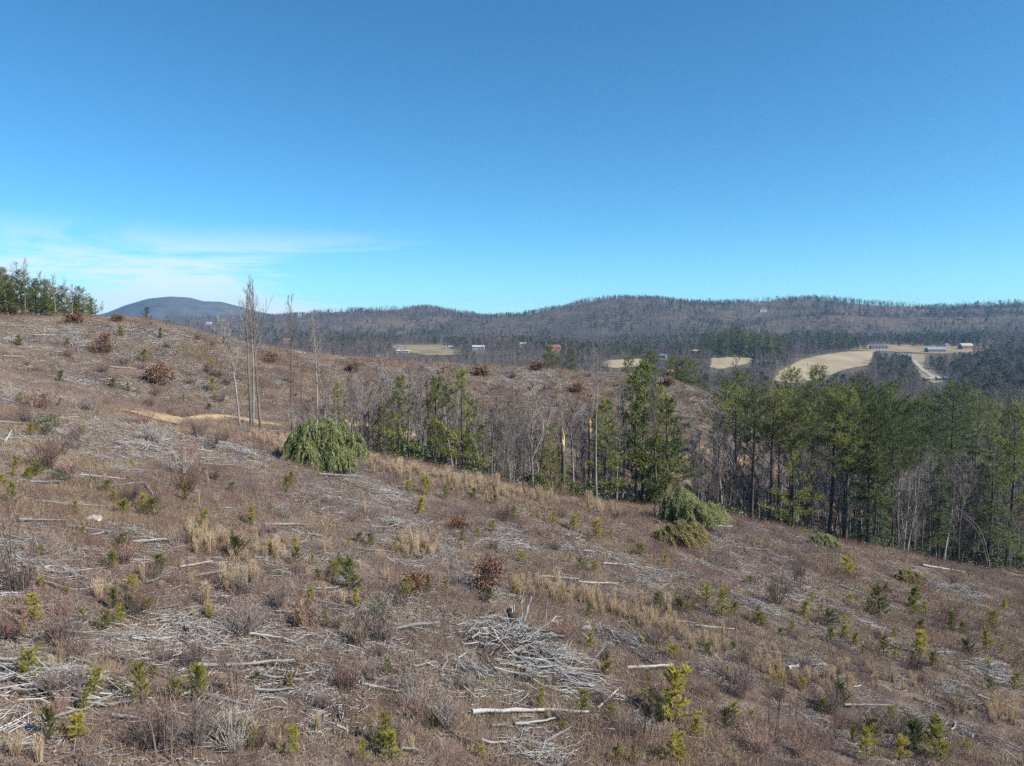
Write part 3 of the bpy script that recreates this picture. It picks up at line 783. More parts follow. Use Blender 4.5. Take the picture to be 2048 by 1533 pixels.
# ------------------------------------------------------------------ where woods stand
TL = [(480, 78), (500, 80), (640, 84), (720, 87), (1024, 97), (1300, 109), (1500, 119), (1800, 124), (2048, 138), (2300, 152), (2700, 165)]
def treeline(px):
    return np.interp(px, [a for a, b in TL], [b for a, b in TL])
def pxof(x, y):
    return 1024 + 1466.0 * x / np.maximum(y, 1)
KEEP = []                                     # (picture polygon, depth): nothing nearer may cover it
for f, w in zip(FIELDS, FPOLY):
    KEEP.append((f[2] if len(KEEP) < 2 else [(sum(p[0] for p in f[2]) / len(f[2]) * .25 + q[0] * .75, sum(p[1] for p in f[2]) / len(f[2]) * .25 + q[1] * .75) for q in f[2]], sum(p[1] for p in w) / len(w)))
def clear_of(x, y, z, h, r=2.0):
    """True where a tree of height h hides none of the fields and houses and stands in no field or on no road"""
    ok = np.ones(len(x), bool)
    for poly, D in KEEP:
        for t in (0.35, 0.7, 1.0):
            a, b = project(x, y, z + h * t)
            ok &= ~(in_poly(a, b, poly) & (y < D + 30))
    for w in FPOLY:
        ok &= ~in_poly(x, y, w)
    for rd in ROADS:
        d2 = ((x[:, None] - rd[None, ::4, 0]) ** 2 + (y[:, None] - rd[None, ::4, 1]) ** 2).min(1)
        ok &= d2 > 36
    return ok

# ------------------------------------------------------------------ houses and vehicles in the valley
def wpart(name, mat, parent, *boxes):
    m = MB()
    for b in boxes: m.box(*b)
    return link(name, m.mesh(name, mat), parent)
def house(name, label, px, py, wpx, hpx, wall, roof, cat='house', rz=0.0, depth=0.6, nwin=4, gable='x', group=None, zoff=0.0):
    g = G(px, py); d = g.y
    L = wpx / FPX * d; hh = hpx / FPX * d
    hw = max(2.4, hh * 0.58); rh = max(0.9, hh - hw); W = max(5.0, min(9.0, L * depth))
    o = thing(name, (g.x, g.y, g.z + zoff), (0, 0, rz))
    wpart('wall', wall, o, (-L / 2, L / 2, -W / 2, W / 2, -1.5, hw))
    m = MB(); e = 0.45; t = 0.22
    if gable == 'x':
        A = [(-L / 2 - e, -W / 2 - e, hw), (L / 2 + e, -W / 2 - e, hw), (L / 2 + e, 0, hw + rh), (-L / 2 - e, 0, hw + rh), (L / 2 + e, W / 2 + e, hw), (-L / 2 - e, W / 2 + e, hw)]
        F = [(0, 1, 2, 3), (3, 2, 4, 5), (0, 3, 5), (1, 4, 2), (0, 5, 4, 1)]
    else:
        A = [(-L / 2 - e, -W / 2 - e, hw), (-L / 2 - e, W / 2 + e, hw), (0, W / 2 + e, hw + rh), (0, -W / 2 - e, hw + rh), (L / 2 + e, W / 2 + e, hw), (L / 2 + e, -W / 2 - e, hw)]
        F = [(0, 3, 2, 1), (3, 5, 4, 2), (0, 5, 3), (1, 2, 4), (0, 1, 4, 5)]
    m.add(np.array(A) + np.array([0, 0, .03]), F)
    link('roof', m.mesh('roof', roof), o)
    for i in range(nwin):
        x = -L / 2 + L * (i + 0.5) / nwin
        nm, lo = ('door', -0.2) if i == nwin // 2 and nwin > 1 else ('window', hw * 0.4)
        f = wpart(nm, 'white_paint' if nm == 'window' else 'brown_wall', o, (x - .75, x + .75, -W / 2 - .08, -W / 2 - .02, lo, hw * 0.85))
        if nm == 'window':
            wpart('pane', 'glass_dark', f, (x - .6, x + .6, -W / 2 - .13, -W / 2 - .085, lo + .12, hw * 0.85 - .12))
    if L > 10:
        wpart('chimney', 'brick_wall', bpy.data.objects[o.children[1].name] if False else [c for c in o.children if c.name.startswith('roof')][0], (L * .22, L * .22 + .9, .3, 1.2, hw, hw + rh + .8))
    tag(o, label, cat, group or 'houses in the valley')
    KEEP.append(([(px - wpx * .55, py + 1), (px + wpx * .55, py + 1), (px + wpx * .55, py - hpx * 1.05), (px - wpx * .55, py - hpx * 1.05)], d - 5))
    return o
house('ranch_house', 'long low house with light blue roof beyond the pasture', 1870, 705, 36, 10, 'brown_wall', 'blue_roof', nwin=6, rz=.08)
house('ranch_house', 'dark-roofed house with white end wall above the hayfield', 1757, 700, 32, 9, 'white_paint', 'dark_roof', nwin=5, rz=-.1)
house('lodge', 'brown timber house with pale tan roof near the drive', 1931, 699, 26, 12, 'brown_wall', 'tan_roof', nwin=4, rz=.2)
house('shed', 'tiny white shed beside dark evergreens on the far lawn', 1893, 694, 8, 7, 'white_paint', 'white_paint', 'shed', nwin=1, gable='y')
house('ranch_house', 'long grey house with pale metal roof between two cedars', 957, 699, 24, 8, 'grey_wall', 'metal_roof', nwin=6)
house('farmhouse', 'white farm building with bright white roof in the brown field', 797, 706, 9, 6, 'white_paint', 'white_paint', nwin=2)
house('barn', 'low long white-roofed barn beside the white farm building', 812, 706, 14, 4, 'white_paint', 'white_paint', 'barn', nwin=2)
house('cottage', 'white cottage at the wood edge, left one of two', 889, 699, 8, 6, 'white_paint', 'grey_roof', nwin=2)
house('cottage', 'white cottage at the wood edge, right one of two', 903, 698, 10, 6, 'white_paint', 'metal_roof', nwin=2)
house('hilltop_house', 'white gabled house high on the wooded ridge', 1526, 624, 14, 10, 'white_paint', 'grey_roof', nwin=3, gable='y')
house('shed', 'low brown shed in front of the dark pine stand', 1392, 706, 20, 6, 'brown_wall', 'tan_roof', 'shed', nwin=3)
house('farmhouse', 'house with dull red roof partly behind the knoll pines', 1107, 702, 26, 12, 'brick_wall', 'red_roof', nwin=4, rz=.3)
house('barn', 'grey roofed outbuilding among dark evergreens', 1047, 692, 14, 7, 'grey_wall', 'metal_roof', 'barn', nwin=2)
house('shed', 'small grey shed with slanting roof beside the meadow strip', 1326, 716, 14, 8, 'grey_wall', 'grey_roof', 'shed', rz=-.5, nwin=2)
house('mobile_home', 'white mobile home at the foot of the gravel drive', 1886, 762, 24, 9, 'white_paint', 'metal_roof', 'mobile home', nwin=5, rz=-.1)
house('shed', 'little brown shed at the end of the gravel drive', 1853, 763, 9, 6, 'brown_wall', 'grey_roof', 'shed', nwin=1)
house('farmhouse', 'brick house with red roof among bare woods', 574, 686, 16, 9, 'brick_wall', 'red_roof', nwin=3, rz=.25)
for k, (px, py) in enumerate(((553, 633), (566, 632), (600, 634))):
    house('cottage', ['tiny white house on the far ridge crest, leftmost of three', 'tiny white house on the far ridge crest, middle of three', 'tiny white house on the far ridge crest, rightmost of three'][k], px, py, 7, 4.5, 'white_paint', 'metal_roof', nwin=1)
house('cottage', 'white house low on the slope under the far mountain', 418, 650, 10, 5, 'white_paint', 'metal_roof', nwin=2)

def vehicle(label, px, d, z, Lm, hm, rz, cat):
    g = ground(ray(px, 740)[0] * d, d)
    o = thing(cat, (g.x, g.y, g.z if z is None else z), (0, 0, rz))
    m = MB(); W = 1.9
    prof = [(-Lm / 2, .35), (Lm / 2, .35), (Lm / 2, .95), (Lm * .33, 1.1), (Lm * .2, hm), (-Lm * .46, hm), (-Lm / 2, 1.0)]
    n = len(prof)
    m.add([(x, -W / 2, z_) for x, z_ in prof] + [(x, W / 2, z_) for x, z_ in prof], [tuple(range(n - 1, -1, -1))[::-1], tuple(range(n, 2 * n))[::-1]] + [(i, i + n, (i + 1) % n + n, (i + 1) % n) for i in range(n)])
    link('body', m.mesh('body', 'white_paint'), o)
    for x in (-Lm * .3, Lm * .3):
        for y in (-W / 2 - .03, W / 2 + .03):
            w = MB(); w.tube([(x, y - .1, .34), (x, y + .1, .34)], .34, 10); link('wheel', w.mesh('wheel', 'rubber'), o)
    for x0, x1 in ((-Lm * .42, -Lm * .12), (-Lm * .08, Lm * .17)):
        wpart('window', 'glass_dark', o, (x0, x1, -W / 2 - .03, -W / 2 - .005, 1.1, hm - .2))
    tag(o, label, cat.replace('parked_', ''), 'vehicles parked beyond the knoll')
    return o
g = G(1113, 745)
vehicle('white van parked just beyond the knoll crest between two pines', 1113, 250, zat(1113, 749, 250), 5.2, 2.3, .3, 'parked_van')
vehicle('white van near the dark evergreen hedge, left of three', 985, 420, zat(985, 717, 420), 4.6, 1.7, .1, 'parked_car')
vehicle('white car near the dark evergreen hedge, middle of three', 996, 424, zat(996, 718, 424), 4.4, 1.5, 2.9, 'parked_car')
vehicle('white car near the dark evergreen hedge, right of three', 1007, 418, zat(1007, 717, 418), 4.4, 1.5, .2, 'parked_car')
for o in bpy.data.objects:
    if o.name.startswith('parked_'):
        o.location.z = H(o.location.x, o.location.y)

# ------------------------------------------------------------------ named trees
def at_px(px, d):
    x = ray(px, 766)[0] * d
    return ground(x, d)
def tree_px(name, proto, px, d, ytop, label, cat='tree', group=None, rz=None, tilt=(0, 0), wide=1.0, hmin=3):
    g = at_px(px, d)
    h = max(hmin, zat(px, ytop, d) - g.z)
    o = put(name, proto, g, h, rz, tilt=tilt, wide=wide)
    tag(o, label, cat, group)
    return o
# (px, depth, top y, prototype, label)
tree_px('bare_tree', BARE[5], 497, 92, 576, 'tallest of the twin tall bare trees, pale trunk with upright limbs', rz=1.0, wide=.68)
tree_px('bare_tree', BARE[2], 516, 93, 584, 'right-hand of the twin tall bare trees, forked low with grey limbs', rz=2.2, wide=.68)
tree_px('bare_tree', BARE[0], 506, 96, 600, 'slim grey bare tree half hidden behind the twin tall bare trees', rz=4, wide=.68)
tree_px('bare_tree', BARE[7], 583, 88, 612, 'straight white-barked bare tree standing over the rounded evergreen mound', rz=.4, wide=.68)
tree_px('bare_tree', BARE[5], 632, 100, 645, 'white-barked bare tree with narrow forked top behind the rounded evergreen mound', rz=3, wide=.68)
tree_px('bare_tree', THIN[1], 602, 88, 745, 'thin crooked bare sapling between two white-barked trees', rz=1.2, wide=.68)
o = tree_px('bare_tree', THIN[3], 479, 86, 640, 'slender bare tree leaning left beside the orange dirt track', rz=0); o.rotation_euler = (0, -.19, 0)
tree_px('bare_tree', BARE[2], 1195, 101, 712, 'tallest pale trunk in the ravine, bare with forked broom-like top', rz=.8, wide=.68)
tree_px('bare_tree', BARE[7], 1308, 110, 772, 'left of the twin pale trunks beside the toppled evergreens', rz=.2, wide=.68)
tree_px('bare_tree', BARE[2], 1315, 110.5, 766, 'right of the twin pale trunks beside the toppled evergreens', rz=2, wide=.68)
tree_px('bare_tree', BARE[0], 1146, 106, 795, 'straight grey bare tree between the snag and the tallest pale trunk')
tree_px('bare_tree', BARE[5], 1248, 112, 775, 'pale bare tree midway between the tallest pale trunk and the twin trunks')
tree_px('bare_tree', BARE[4], 1027, 103, 810, 'pale crooked bare tree left of the splintered dark snag')
tree_px('bare_tree', BARE[6], 1065, 101, 765, 'dark twisting bare tree with thin crown left of the splintered dark snag')
tree_px('bare_tree', BARE[3], 938, 108, 770, 'crooked dark-limbed bare tree in front of green conifer')
CONIFERS = [(675, 92, 765, CON[0], 'small dense green conifer just behind the rounded evergreen mound'), (765, 90, 812, CON[1], 'bushy yellow-green conifer low at the ravine edge'),
            (797, 92, 752, CON[2], 'feathery bright green conifer in the ravine, second behind the mound'), (870, 95, 752, CON[2], 'slim pine with a high small crown and dark trunk'),
            (925, 96, 742, CON[0], 'tall green conifer with a pointed top left of the snag'), (948, 98.5, 800, CON[3], 'dark green conifer tucked beside the pointed one'),
            (1104, 102.5, 850, CON[3], 'low green conifer behind the splintered dark snag'), (1212, 107.5, 796, CON[2], 'narrow yellow-green conifer right of the tallest pale trunk'),
            (1275, 111, 742, CON[2], 'feathery tall green pine on the ravine side, left of pair'), (1290, 113, 725, CON[0], 'feathery tall green pine rising over the knoll crest, right of pair'),
            (1335, 113, 800, CON[1], 'broad green conifer just behind the twin pale trunks'), (1325, 116, 770, CON[2], 'green conifer between the twin pale trunks and the knoll'),
            (1473, 128, 775, PINE[3], 'green pine with bare lower trunk at the knoll foot'), (1476, 150, 742, PINE[1], 'dark pine standing behind the knoll foot'),
            (1512, 122, 775, PINE[1], 'tall pine with dark bare bole, first of the right-hand wood'), (1546, 123, 778, PINE[3], 'tall pine with rounded bright crown, second of the right-hand wood'),
            (1566, 125, 790, PINE[3], 'tall dark-boled pine beside the rounded bright one'), (1590, 121, 800, PINE[1], 'pine with leaning dark trunk'),
            (1583, 165, 738, PINE[0], 'broad pine crown standing against the hayfield, left of two'), (1630, 168, 731, PINE[4], 'broad pine crown standing against the hayfield, right of two'),
            (1593, 118, 876, CON[0], 'small pine with golden tip under taller pines'), (1668, 126, 786, PINE[3], 'thin-crowned tall pine left of the big dense pine'),
            (1700, 123, 775, PINE[2], 'tall pine with long dark trunk at the wood edge'), (1728, 132, 752, PINE[2], 'biggest dense pine of the right-hand wood'),
            (1745, 124, 800, PINE[4], 'full green pine in front of the biggest dense pine'), (1795, 132, 800, PINE[0], 'layered green pine right of the biggest dense pine'), (1775, 145, 765, PINE[0], 'dark pine crown behind the biggest dense pine'),
            (1760, 123, 890, HEM[1], 'low drooping conifer below the layered green pine'), (1893, 132, 910, HEM[0], 'dark hemlock left of the bent-over grey saplings'), (1995, 137, 872, HEM[0], 'large dark hemlock right of the bent-over grey saplings'),
            (2038, 142, 806, PINE[4], 'pine cut off by the right picture edge'), (1955, 146, 880, HEM[1], 'dark hemlock behind the bent-over grey saplings'), (1912, 190, 768, PINE[0], 'pine with flat layered crown deep in the right wood'),
            (1850, 200, 790, PINE[4], 'round green pine crown in the grey woods'), (1960, 210, 785, PINE[1], 'green pine crown among grey woods near right edge'), (1470, 175, 770, PINE[3], 'slim dark pine beyond the knoll foot'),
            (1690, 185, 770, PINE[0], 'pine crown behind the thin-crowned tall pine'), (1880, 160, 830, PINE[1], 'pine crown above the dark hemlocks'),
            (1098, 232, 690, PINE[4], 'yellow-green pine just behind the knoll crest, left of two'), (1141, 226, 697, PINE[0], 'dark green pine just behind the knoll crest, right of two'),
            (1254, 240, 716, CON[1], 'small round conifer against the pale meadow strip'), (1345, 235, 712, PINE[4], 'pine behind the pale hollow stump, left of two'), (1372, 230, 714, PINE[0], 'pine behind the pale hollow stump, right of two'),
            (1300, 300, 700, PINE[4], 'dark round pine beyond the meadow strip'), (1465, 190, 790, CON[1], 'bushy pine on the far side of the knoll'),
            (165, 176, 573, PINE[4], 'lone broad pine on the left skyline'), (190, 178, 596, PINE[4], 'low wide pine right of the lone skyline pine'), (300, 172, 616, CON[1], 'small dark pine on the skyline under the far mountain')]
for px, d, yt, pr, lab in CONIFERS:
    n = 'pine_tree' if pr in PINE else 'hemlock_tree' if pr in HEM else 'conifer_tree'
    tree_px(n, pr, px, d, yt, lab, group='conifers around the clearing')
bpy.data.objects['conifer_tree'].scale *= 1.0
# ---- left skyline wood
for k in range(30):
    px = -60 + k * 9.0 + rng.uniform(-6, 6); d = rng.uniform(163, 190)
    yt = np.interp(px, [-80, 0, 50, 100, 140, 175, 215], [500, 524, 535, 552, 572, 592, 612]) + rng.uniform(0, 14)
    pr = PINE[[4, 0, 4, 2][k % 4]]
    if px < 205:
        o = tree_px('pine_tree', (PINE[4], CON[1], CON[0])[k % 3], px, d, yt + (0, 12, 26)[k % 3], None, wide=1.2, hmin=5)
        later(o, 'olive green pine in the left skyline wood', px, 'tree', 'left skyline wood')
for k in range(18):
    px = -50 + k * 15.2 + rng.uniform(-4, 4); d = rng.uniform(160, 176)
    yt = np.interp(px, [-80, 0, 50, 100, 140, 175, 215, 300], [520, 535, 520, 548, 565, 590, 600, 635]) + rng.uniform(-8, 25)
    o = tree_px('bare_tree', [BARE[7], BARE[4], THIN[1], BARE[2]][k % 4], px, d, yt, None, hmin=4)
    later(o, 'pale bare tree fronting the left skyline pines', px, 'tree', 'bare trees on the left skyline')

# ---- conifers one can tell apart beyond the fields
STANDS = [(1398, 1572, 900, 985, 27, 38, 44, 'tall dark pine of the stand behind the small hayfield'), (1640, 1702, 1030, 1090, 21, 28, 12, 'dark pine of the clump above the wide hayfield'),
          (988, 1072, 900, 960, 11, 17, 16, 'dark evergreen of the hedge beside the parked cars'), (1340, 1372, 930, 990, 14, 20, 7, 'dark conifer left of the dark pine stand'), (1925, 2060, 1110, 1150, 8, 12, 16, 'dark conifer in the row above the bare woods at right'),
          (1780, 1925, 1140, 1230, 13, 20, 16, 'dark conifer on the slope behind the valley houses'), (835, 940, 700, 760, 6, 10, 11, 'low round conifer in front of the brown field'), (640, 770, 1180, 1400, 14, 20, 18, 'dark conifer among grey woods left of the brown field'), (930, 985, 930, 985, 8, 12, 5, 'dark cedar beside the long grey house')]
for x0, x1, d0, d1, h0, h1, cnt, lab in STANDS:
    for k in range(cnt):
        px = x0 + (x1 - x0) * (k + rng.random()) / cnt; d = rng.uniform(d0, d1); g = at_px(px, d)
        o = put('distant_conifer', (HEM + [CON[3]])[k % 3], g, rng.uniform(h0, h1) * (.75 + .35 * math.sin(math.pi * (k + .5) / cnt)), wide=rng.uniform(.85, 1.15))
        later(o, lab, px, 'tree', lab.replace('tall dark pine', 'pines').replace('dark conifer', 'conifers'))

# ---- the ravine and the right-hand wood: bare trees one by one
placed = [(o.location.x, o.location.y) for o in bpy.data.objects if o.type == 'EMPTY' and 'tree' in o.name]
def spaced(x, y, r):
    return all((x - a) ** 2 + (y - b) ** 2 > r * r for a, b in placed)
n = 0; tries = 0
while n < 285 and tries < 12000:
    tries += 1
    px = rng.uniform(1400, 2110) if rng.random() < .46 else rng.uniform(655, 1420)
    t0 = treeline(px)
    if px < 1420:
        d = t0 + 1 + rng.random() ** 1.3 * np.interp(px, [650, 900, 1420], [18, 30, 42])
    else:
        d = t0 + 1 + rng.random() ** 1.2 * 65
    x = ray(px, 766)[0] * d
    if not spaced(x, d, 1.3) or any(abs(px - c[0]) < 12 and d < c[1] + 1 and c[0] < 1460 for c in CONIFERS + [(1126, 98), (1180, 112)]): continue
    g = ground(x, d)
    if not clear_of(np.array([x]), np.array([d]), np.array([g.z]), 6)[0]: continue
    if px < 1420:
        pr = (THIN + [BARE[4], BARE[7], BARE[3]])[rng.integers(0, 7)]; h = rng.uniform(6.5, 12.5) if rng.random() < .75 else rng.uniform(12, 16)
    else:
        pr = (BARE + THIN)[rng.integers(0, 12)]; h = rng.uniform(10, 22)
    ytop = np.interp(px, [650, 1000, 1450, 1600, 2048], [745, 770, 790, 800, 850])
    h = min(h, max(5, zat(px, ytop - rng.uniform(0, 40), d) - g.z))
    o = put('bare_tree', pr, g, h, tilt=(rng.normal(0, .05), rng.normal(0, .05)))
    pxx, pyy = project(g.x, g.y, g.z)
    sz = 'short' if h < 9 else 'tall' if h > 15 else 'mid-height'
    tone = 'dark-barked' if pr is BARE[3] or pr is BARE[7] and False else 'pale'
    dep = 'at wood edge' if d - t0 < 9 else 'deep in wood'
    later(o, '%s %s bare tree %s %s' % (sz, tone, dep, where(pxx, pyy)), pxx, 'tree', 'bare trees in the ravine and right-hand wood')
    placed.append((x, d)); n += 1
# a few more pines inside the right-hand wood
n = 0; tries = 0
while n < 9 and tries < 3000:
    tries += 1
    px = rng.uniform(1560, 2150); d = treeline(px) + rng.uniform(8, 130); x = ray(px, 766)[0] * d
    if not spaced(x, d, 4.5): continue
    g = ground(x, d); h = rng.uniform(14, 24)
    ytop = np.interp(px, [1450, 1600, 1800, 2048], [790, 790, 800, 830]) - rng.uniform(-30, 30)
    h = min(h, zat(px, ytop, d) - g.z)
    if h < 7 or not clear_of(np.array([x]), np.array([d]), np.array([g.z]), h)[0]: continue
    pr = (PINE + HEM)[rng.integers(0, 7)]
    o = put('pine_tree' if pr in PINE else 'hemlock_tree', pr, g, h)
    pxx, pyy = project(g.x, g.y, g.z + h)
    later(o, '%s %s inside the right-hand wood %s' % ('high' if h > 18 else 'lower', 'pine' if pr in PINE else 'hemlock', where(pxx, pyy)), pxx, 'tree', 'conifers inside the right-hand wood')
    placed.append((x, d)); n += 1

# ---- snapped trunks
def snag(px, d, ytop, ybreak, label, dark=True):
    g = at_px(px, d); h = zat(px, ytop, d) - g.z; hb = zat(px, ybreak, d) - g.z
    o = thing('snapped_trunk', g)
    m = MB(); R = .30
    ks = np.linspace(0, 1, 9)
    m.tube([(0.10 * math.sin(3 * t), 0, -.4 + t * (hb + .4)) for t in ks], [R * (1.15 - .35 * t) for t in ks], 9)
    link('trunk', m.mesh('trunk', 'bark_dark', True), o)
    m = MB(); r = random.Random(int(px))
    base = R * .8
    for k in range(9):                            # jagged upright splinters, highest towards the sun side
        a = k / 9 * 6.28; q = .55 * base
        ph = (h - hb) * (1.0 if k in (0, 1) else r.uniform(.25, .7))
        x, y = q * math.cos(a) + .04, q * math.sin(a)
        m.tube([(x, y, hb - .9), (x * .9, y * .9, hb + ph * .5), (x * .35 - .12 * (k < 2), y * .4, hb + ph)], [.14, .10, .012], 4)
    link('splintered_top', m.mesh('splintered_top', 'splinter'), o)
    # torn strip of bare wood down one side
    m = MB(); m.add([(R * .80, -.11, hb - 2.6), (R * .86, .10, hb - 2.6), (R * .80, .16, hb + .1), (R * .75, -.14, hb + .1), (R * .5, 0, hb + (h - hb) * .7)], [(0, 1, 2, 3), (3, 2, 4)])
    link('torn_wood', m.mesh('torn_wood', 'splinter'), o)
    for k in range(4):
        z = hb * r.uniform(.3, .95); a = r.uniform(0, 6.28); m = MB()
        m.tube([(R * .6 * math.cos(a), R * .6 * math.sin(a), z), (1.1 * math.cos(a), 1.1 * math.sin(a), z + .15)], [.05, .015], 4)
        link('dead_stub', m.mesh('dead_stub', 'bark_dark'), o)
    tag(o, label, 'snag', 'snapped trunks'); return o
snag(1126, 97.5, 856, 890, 'thick dark snapped trunk with long pale orange splintered top')
snag(1180, 112, 835, 852, 'thinner snapped trunk with short pale splinter beside the tallest pale trunk')

# ---- saplings bent over in an arch
def bent(px0, d, pts, label, rad):
    g = at_px(px0, d); o = thing('bent_sapling', g); P = []
    for px, py in pts:
        P.append((ray(px, py)[0] * d - g.x, (len(P) * .25), zat(px, py, d) - g.z))
    P = np.array(P); P[0, 2] = -.2
    t = np.linspace(0, 1, len(P)); tt = np.linspace(0, 1, 22); Q = np.c_[[np.interp(tt, t, P[:, k]) for k in range(3)]].T
    for _ in range(4): Q[1:-1] = (Q[:-2] + 2 * Q[1:-1] + Q[2:]) / 4
    m = MB(); m.tube(Q, np.linspace(rad, .02, 22), 6); link('trunk', m.mesh('trunk', 'bark_pale', True), o)
    m = MB(); C, D = [], []
    for k in range(12, 22):
        for _ in range(9):
            C.append(Q[k]); D.append(norm(Q[k] - Q[k - 3]) + rng.normal(size=3) * .35)
    m.tris(np.array(C), np.array(D), rng.uniform(.7, 2.2, len(C)), .03); link('crown', m.mesh('crown', 'twig_grey'), o)
    return tag(o, label, 'sapling', 'bent-over grey saplings')
bent(1977, 131, [(1980, 1148), (1978, 1115), (1973, 1080), (1962, 1055), (1948, 1040), (1925, 1022), (1905, 1006), (1888, 997)], 'grey sapling bent over in a tall arch, upper of two', .10)
bent(1974, 132, [(1976, 1146), (1972, 1105), (1963, 1070), (1950, 1050), (1935, 1038), (1915, 1026), (1897, 1012), (1880, 1005)], 'grey sapling bent over in a tall arch, lower of two', .08)

# ---- mounds of toppled evergreens
def spray_mound(name, label, px, py, wpx, hpx, mat, nst=420, droop=1.0, flow=(0, 0), depth=.75, trunk=None, cat='shrub', lobes=7, shape=None):
    """a heap of hanging needle sprays over bent boughs"""
    g = G(px, py); d = g.y; W = wpx / FPX * d; hh = hpx / FPX * d
    o = thing(name, g); r = random.Random(int(px))
    B = MB(); N = MB(); C, D, Ls = [], [], []
    tops = []
    for k in range(lobes):
        a = 6.283 * k / lobes + r.gauss(0, .3); q = r.uniform(.25, .62)
        tops.append((W / 2 * q * 1.2 * math.cos(a), W / 2 * q * 1.2 * depth * math.sin(a), hh * r.uniform(.85, 1.02) * (1 - .75 * (q * 1.2) ** 2)))
    tops.append((-W * .05, 0, hh))
    for k in range(lobes // 2 + 2):
        a = r.uniform(0, 6.283); q = r.uniform(.2, .75); tops.append((W / 2 * q * math.cos(a), W / 2 * q * depth * math.sin(a), hh * r.uniform(.5, 1.18) * (1 - .5 * q)))
    if shape: tops = [(a * W, b * W * depth, c * hh) for a, b, c, q in shape]
    for ti, (tx, ty, tz) in enumerate(tops):
        B.tube([(tx * .2, ty * .2, -.2), (tx * .6, ty * .6, tz * .7), (tx, ty, tz)], [.07, .05, .02], 4)
        for s in range(nst // len(tops)):
            a = r.uniform(0, 6.283); q = r.random() ** .5; R = W * .17
            R = W * (shape[ti][3] * r.uniform(.8, 1.15) if shape else r.choice((.07, .12, .2))); p = np.array([tx + R * q * math.cos(a), ty + R * q * math.sin(a) * depth, tz * (1 - .5 * q * q) + r.gauss(0, .16)])
            out = np.array([math.cos(a) * .55 + flow[0], math.sin(a) * .55 + flow[1], -.85 * droop])
            L = min(r.uniform(.6, 1.5) * W * .16, max(.3, p[2] * 1.0)); m = 6
            for j in range(m):
                c = p + norm(out + np.array([0, 0, .5 - j * .22])) * L * (j / m); c[2] = max(c[2], .08)
                for _ in range(5):
                    C.append(c + rng.normal(size=3) * .07); D.append(out * np.array([1, 1, 1.5]) + rng.normal(size=3) * .35); Ls.append(r.uniform(.22, .5))
    N.tris(np.array(C), np.array(D), np.array(Ls), .085)
    link('boughs', B.mesh('boughs', 'bark_dark'), o); link('needle_sprays', N.mesh('needle_sprays', mat), o)
    if trunk:
        g2 = G(*trunk[0]); g3 = G(*trunk[1]); m = MB(); a = np.array(g2 - g); b = np.array(g3 - g); a[2] += .25; b[2] += .35
        ks = np.linspace(0, 1, 8); m.tube([a + (b - a) * t + np.array([0, 0, .12 * math.sin(9 * t)]) for t in ks], np.linspace(.26, .15, 8), 8)
        link('trunk', m.mesh('trunk', 'log_dark', True), o)
    return tag(o, label, cat)
spray_mound('drooping_evergreen', 'rounded green evergreen mound with drooping sprays in the clearing', 648, 937, 158, 104, 'needle_bush', 1000, 1.0, (0, 0), .8, cat='evergreen', shape=[(-.12, 0, 1.0, .24), (-.33, -.05, .74, .15), (.10, -.08, .84, .17), (.40, .05, .66, .11), (-.16, -.26, .56, .15), (.18, -.28, .52, .12), (.02, .22, .95, .16), (-.30, .12, .84, .12), (.31, -.16, .42, .09), (-.02, -.36, .36, .10), (-.40, -.20, .34, .08), (.22, .10, .80, .10)])
spray_mound('fallen_evergreen', 'large toppled grey-green evergreen with its dark trunk at the wood edge', 1368, 1050, 150, 78, 'needle_bush', 800, .7, (.35, -.1), .7, ((1222, 984), (1310, 1004)), 'fallen tree')
spray_mound('fallen_evergreen', 'browning toppled evergreen sprawling downhill with pale split trunk', 1360, 1092, 128, 52, 'needle_brown', 560, .55, (.7, -.25), .6, ((1232, 1010), (1318, 1052)), 'fallen tree')
spray_mound('fallen_evergreen', 'low toppled green evergreen along the wood edge', 1642, 1092, 70, 26, 'needle_bush', 260, .6, (.5, -.2), .5, ((1595, 1060), (1650, 1082)), 'fallen tree', 5)
spray_mound('fallen_evergreen', 'dull toppled evergreen top lying in brush below the wood', 1812, 1162, 72, 22, 'needle_brown', 240, .5, (.5, -.2), .5, None, 'fallen tree', 5)
spray_mound('evergreen_shrub', 'brownish evergreen heap right of the tallest pale trunk base', 1207, 1000, 62, 34, 'needle_brown', 260, .7, (0, 0), .7, None, 'shrub', 6)
for px, d, hpx, lab in ((1125, 95, 40, 'small conical evergreen in front of the splintered dark snag'),):
    g = at_px(px, d); o = put('conical_evergreen', CON[3], g, hpx / FPX * d * 1.15, wide=.9); tag(o, lab, 'evergreen')

# ---- evergreen understorey shrubs in the ravine
RH = []
for i, (h, w) in enumerate(((2.2, 3.2), (1.6, 2.6), (2.8, 3.0))):
    a, b = leafy_bush(h, w, 900, 500 + i, .24, .12); RH.append((a.mesh('stem', 'bark_dark'), b.mesh('foliage', 'rhodo'), h))
for k in range(104):
    px = rng.uniform(760, 1880) if k < 48 else rng.uniform(1380, 2080)
    d = treeline(px) + rng.uniform(.5, 14 if px < 1400 else 20); g = at_px(px, d)
    o = put('evergreen_shrub', RH[k % 3], g, rng.uniform(1.2, 3.4), parts=('stem', 'foliage'), wide=rng.uniform(.9, 1.5))
    pxx, pyy = project(*g)
    later(o, 'dark leafy evergreen shrub %s' % where(pxx, pyy), pxx, 'shrub', 'evergreen shrubs under the wood edge')

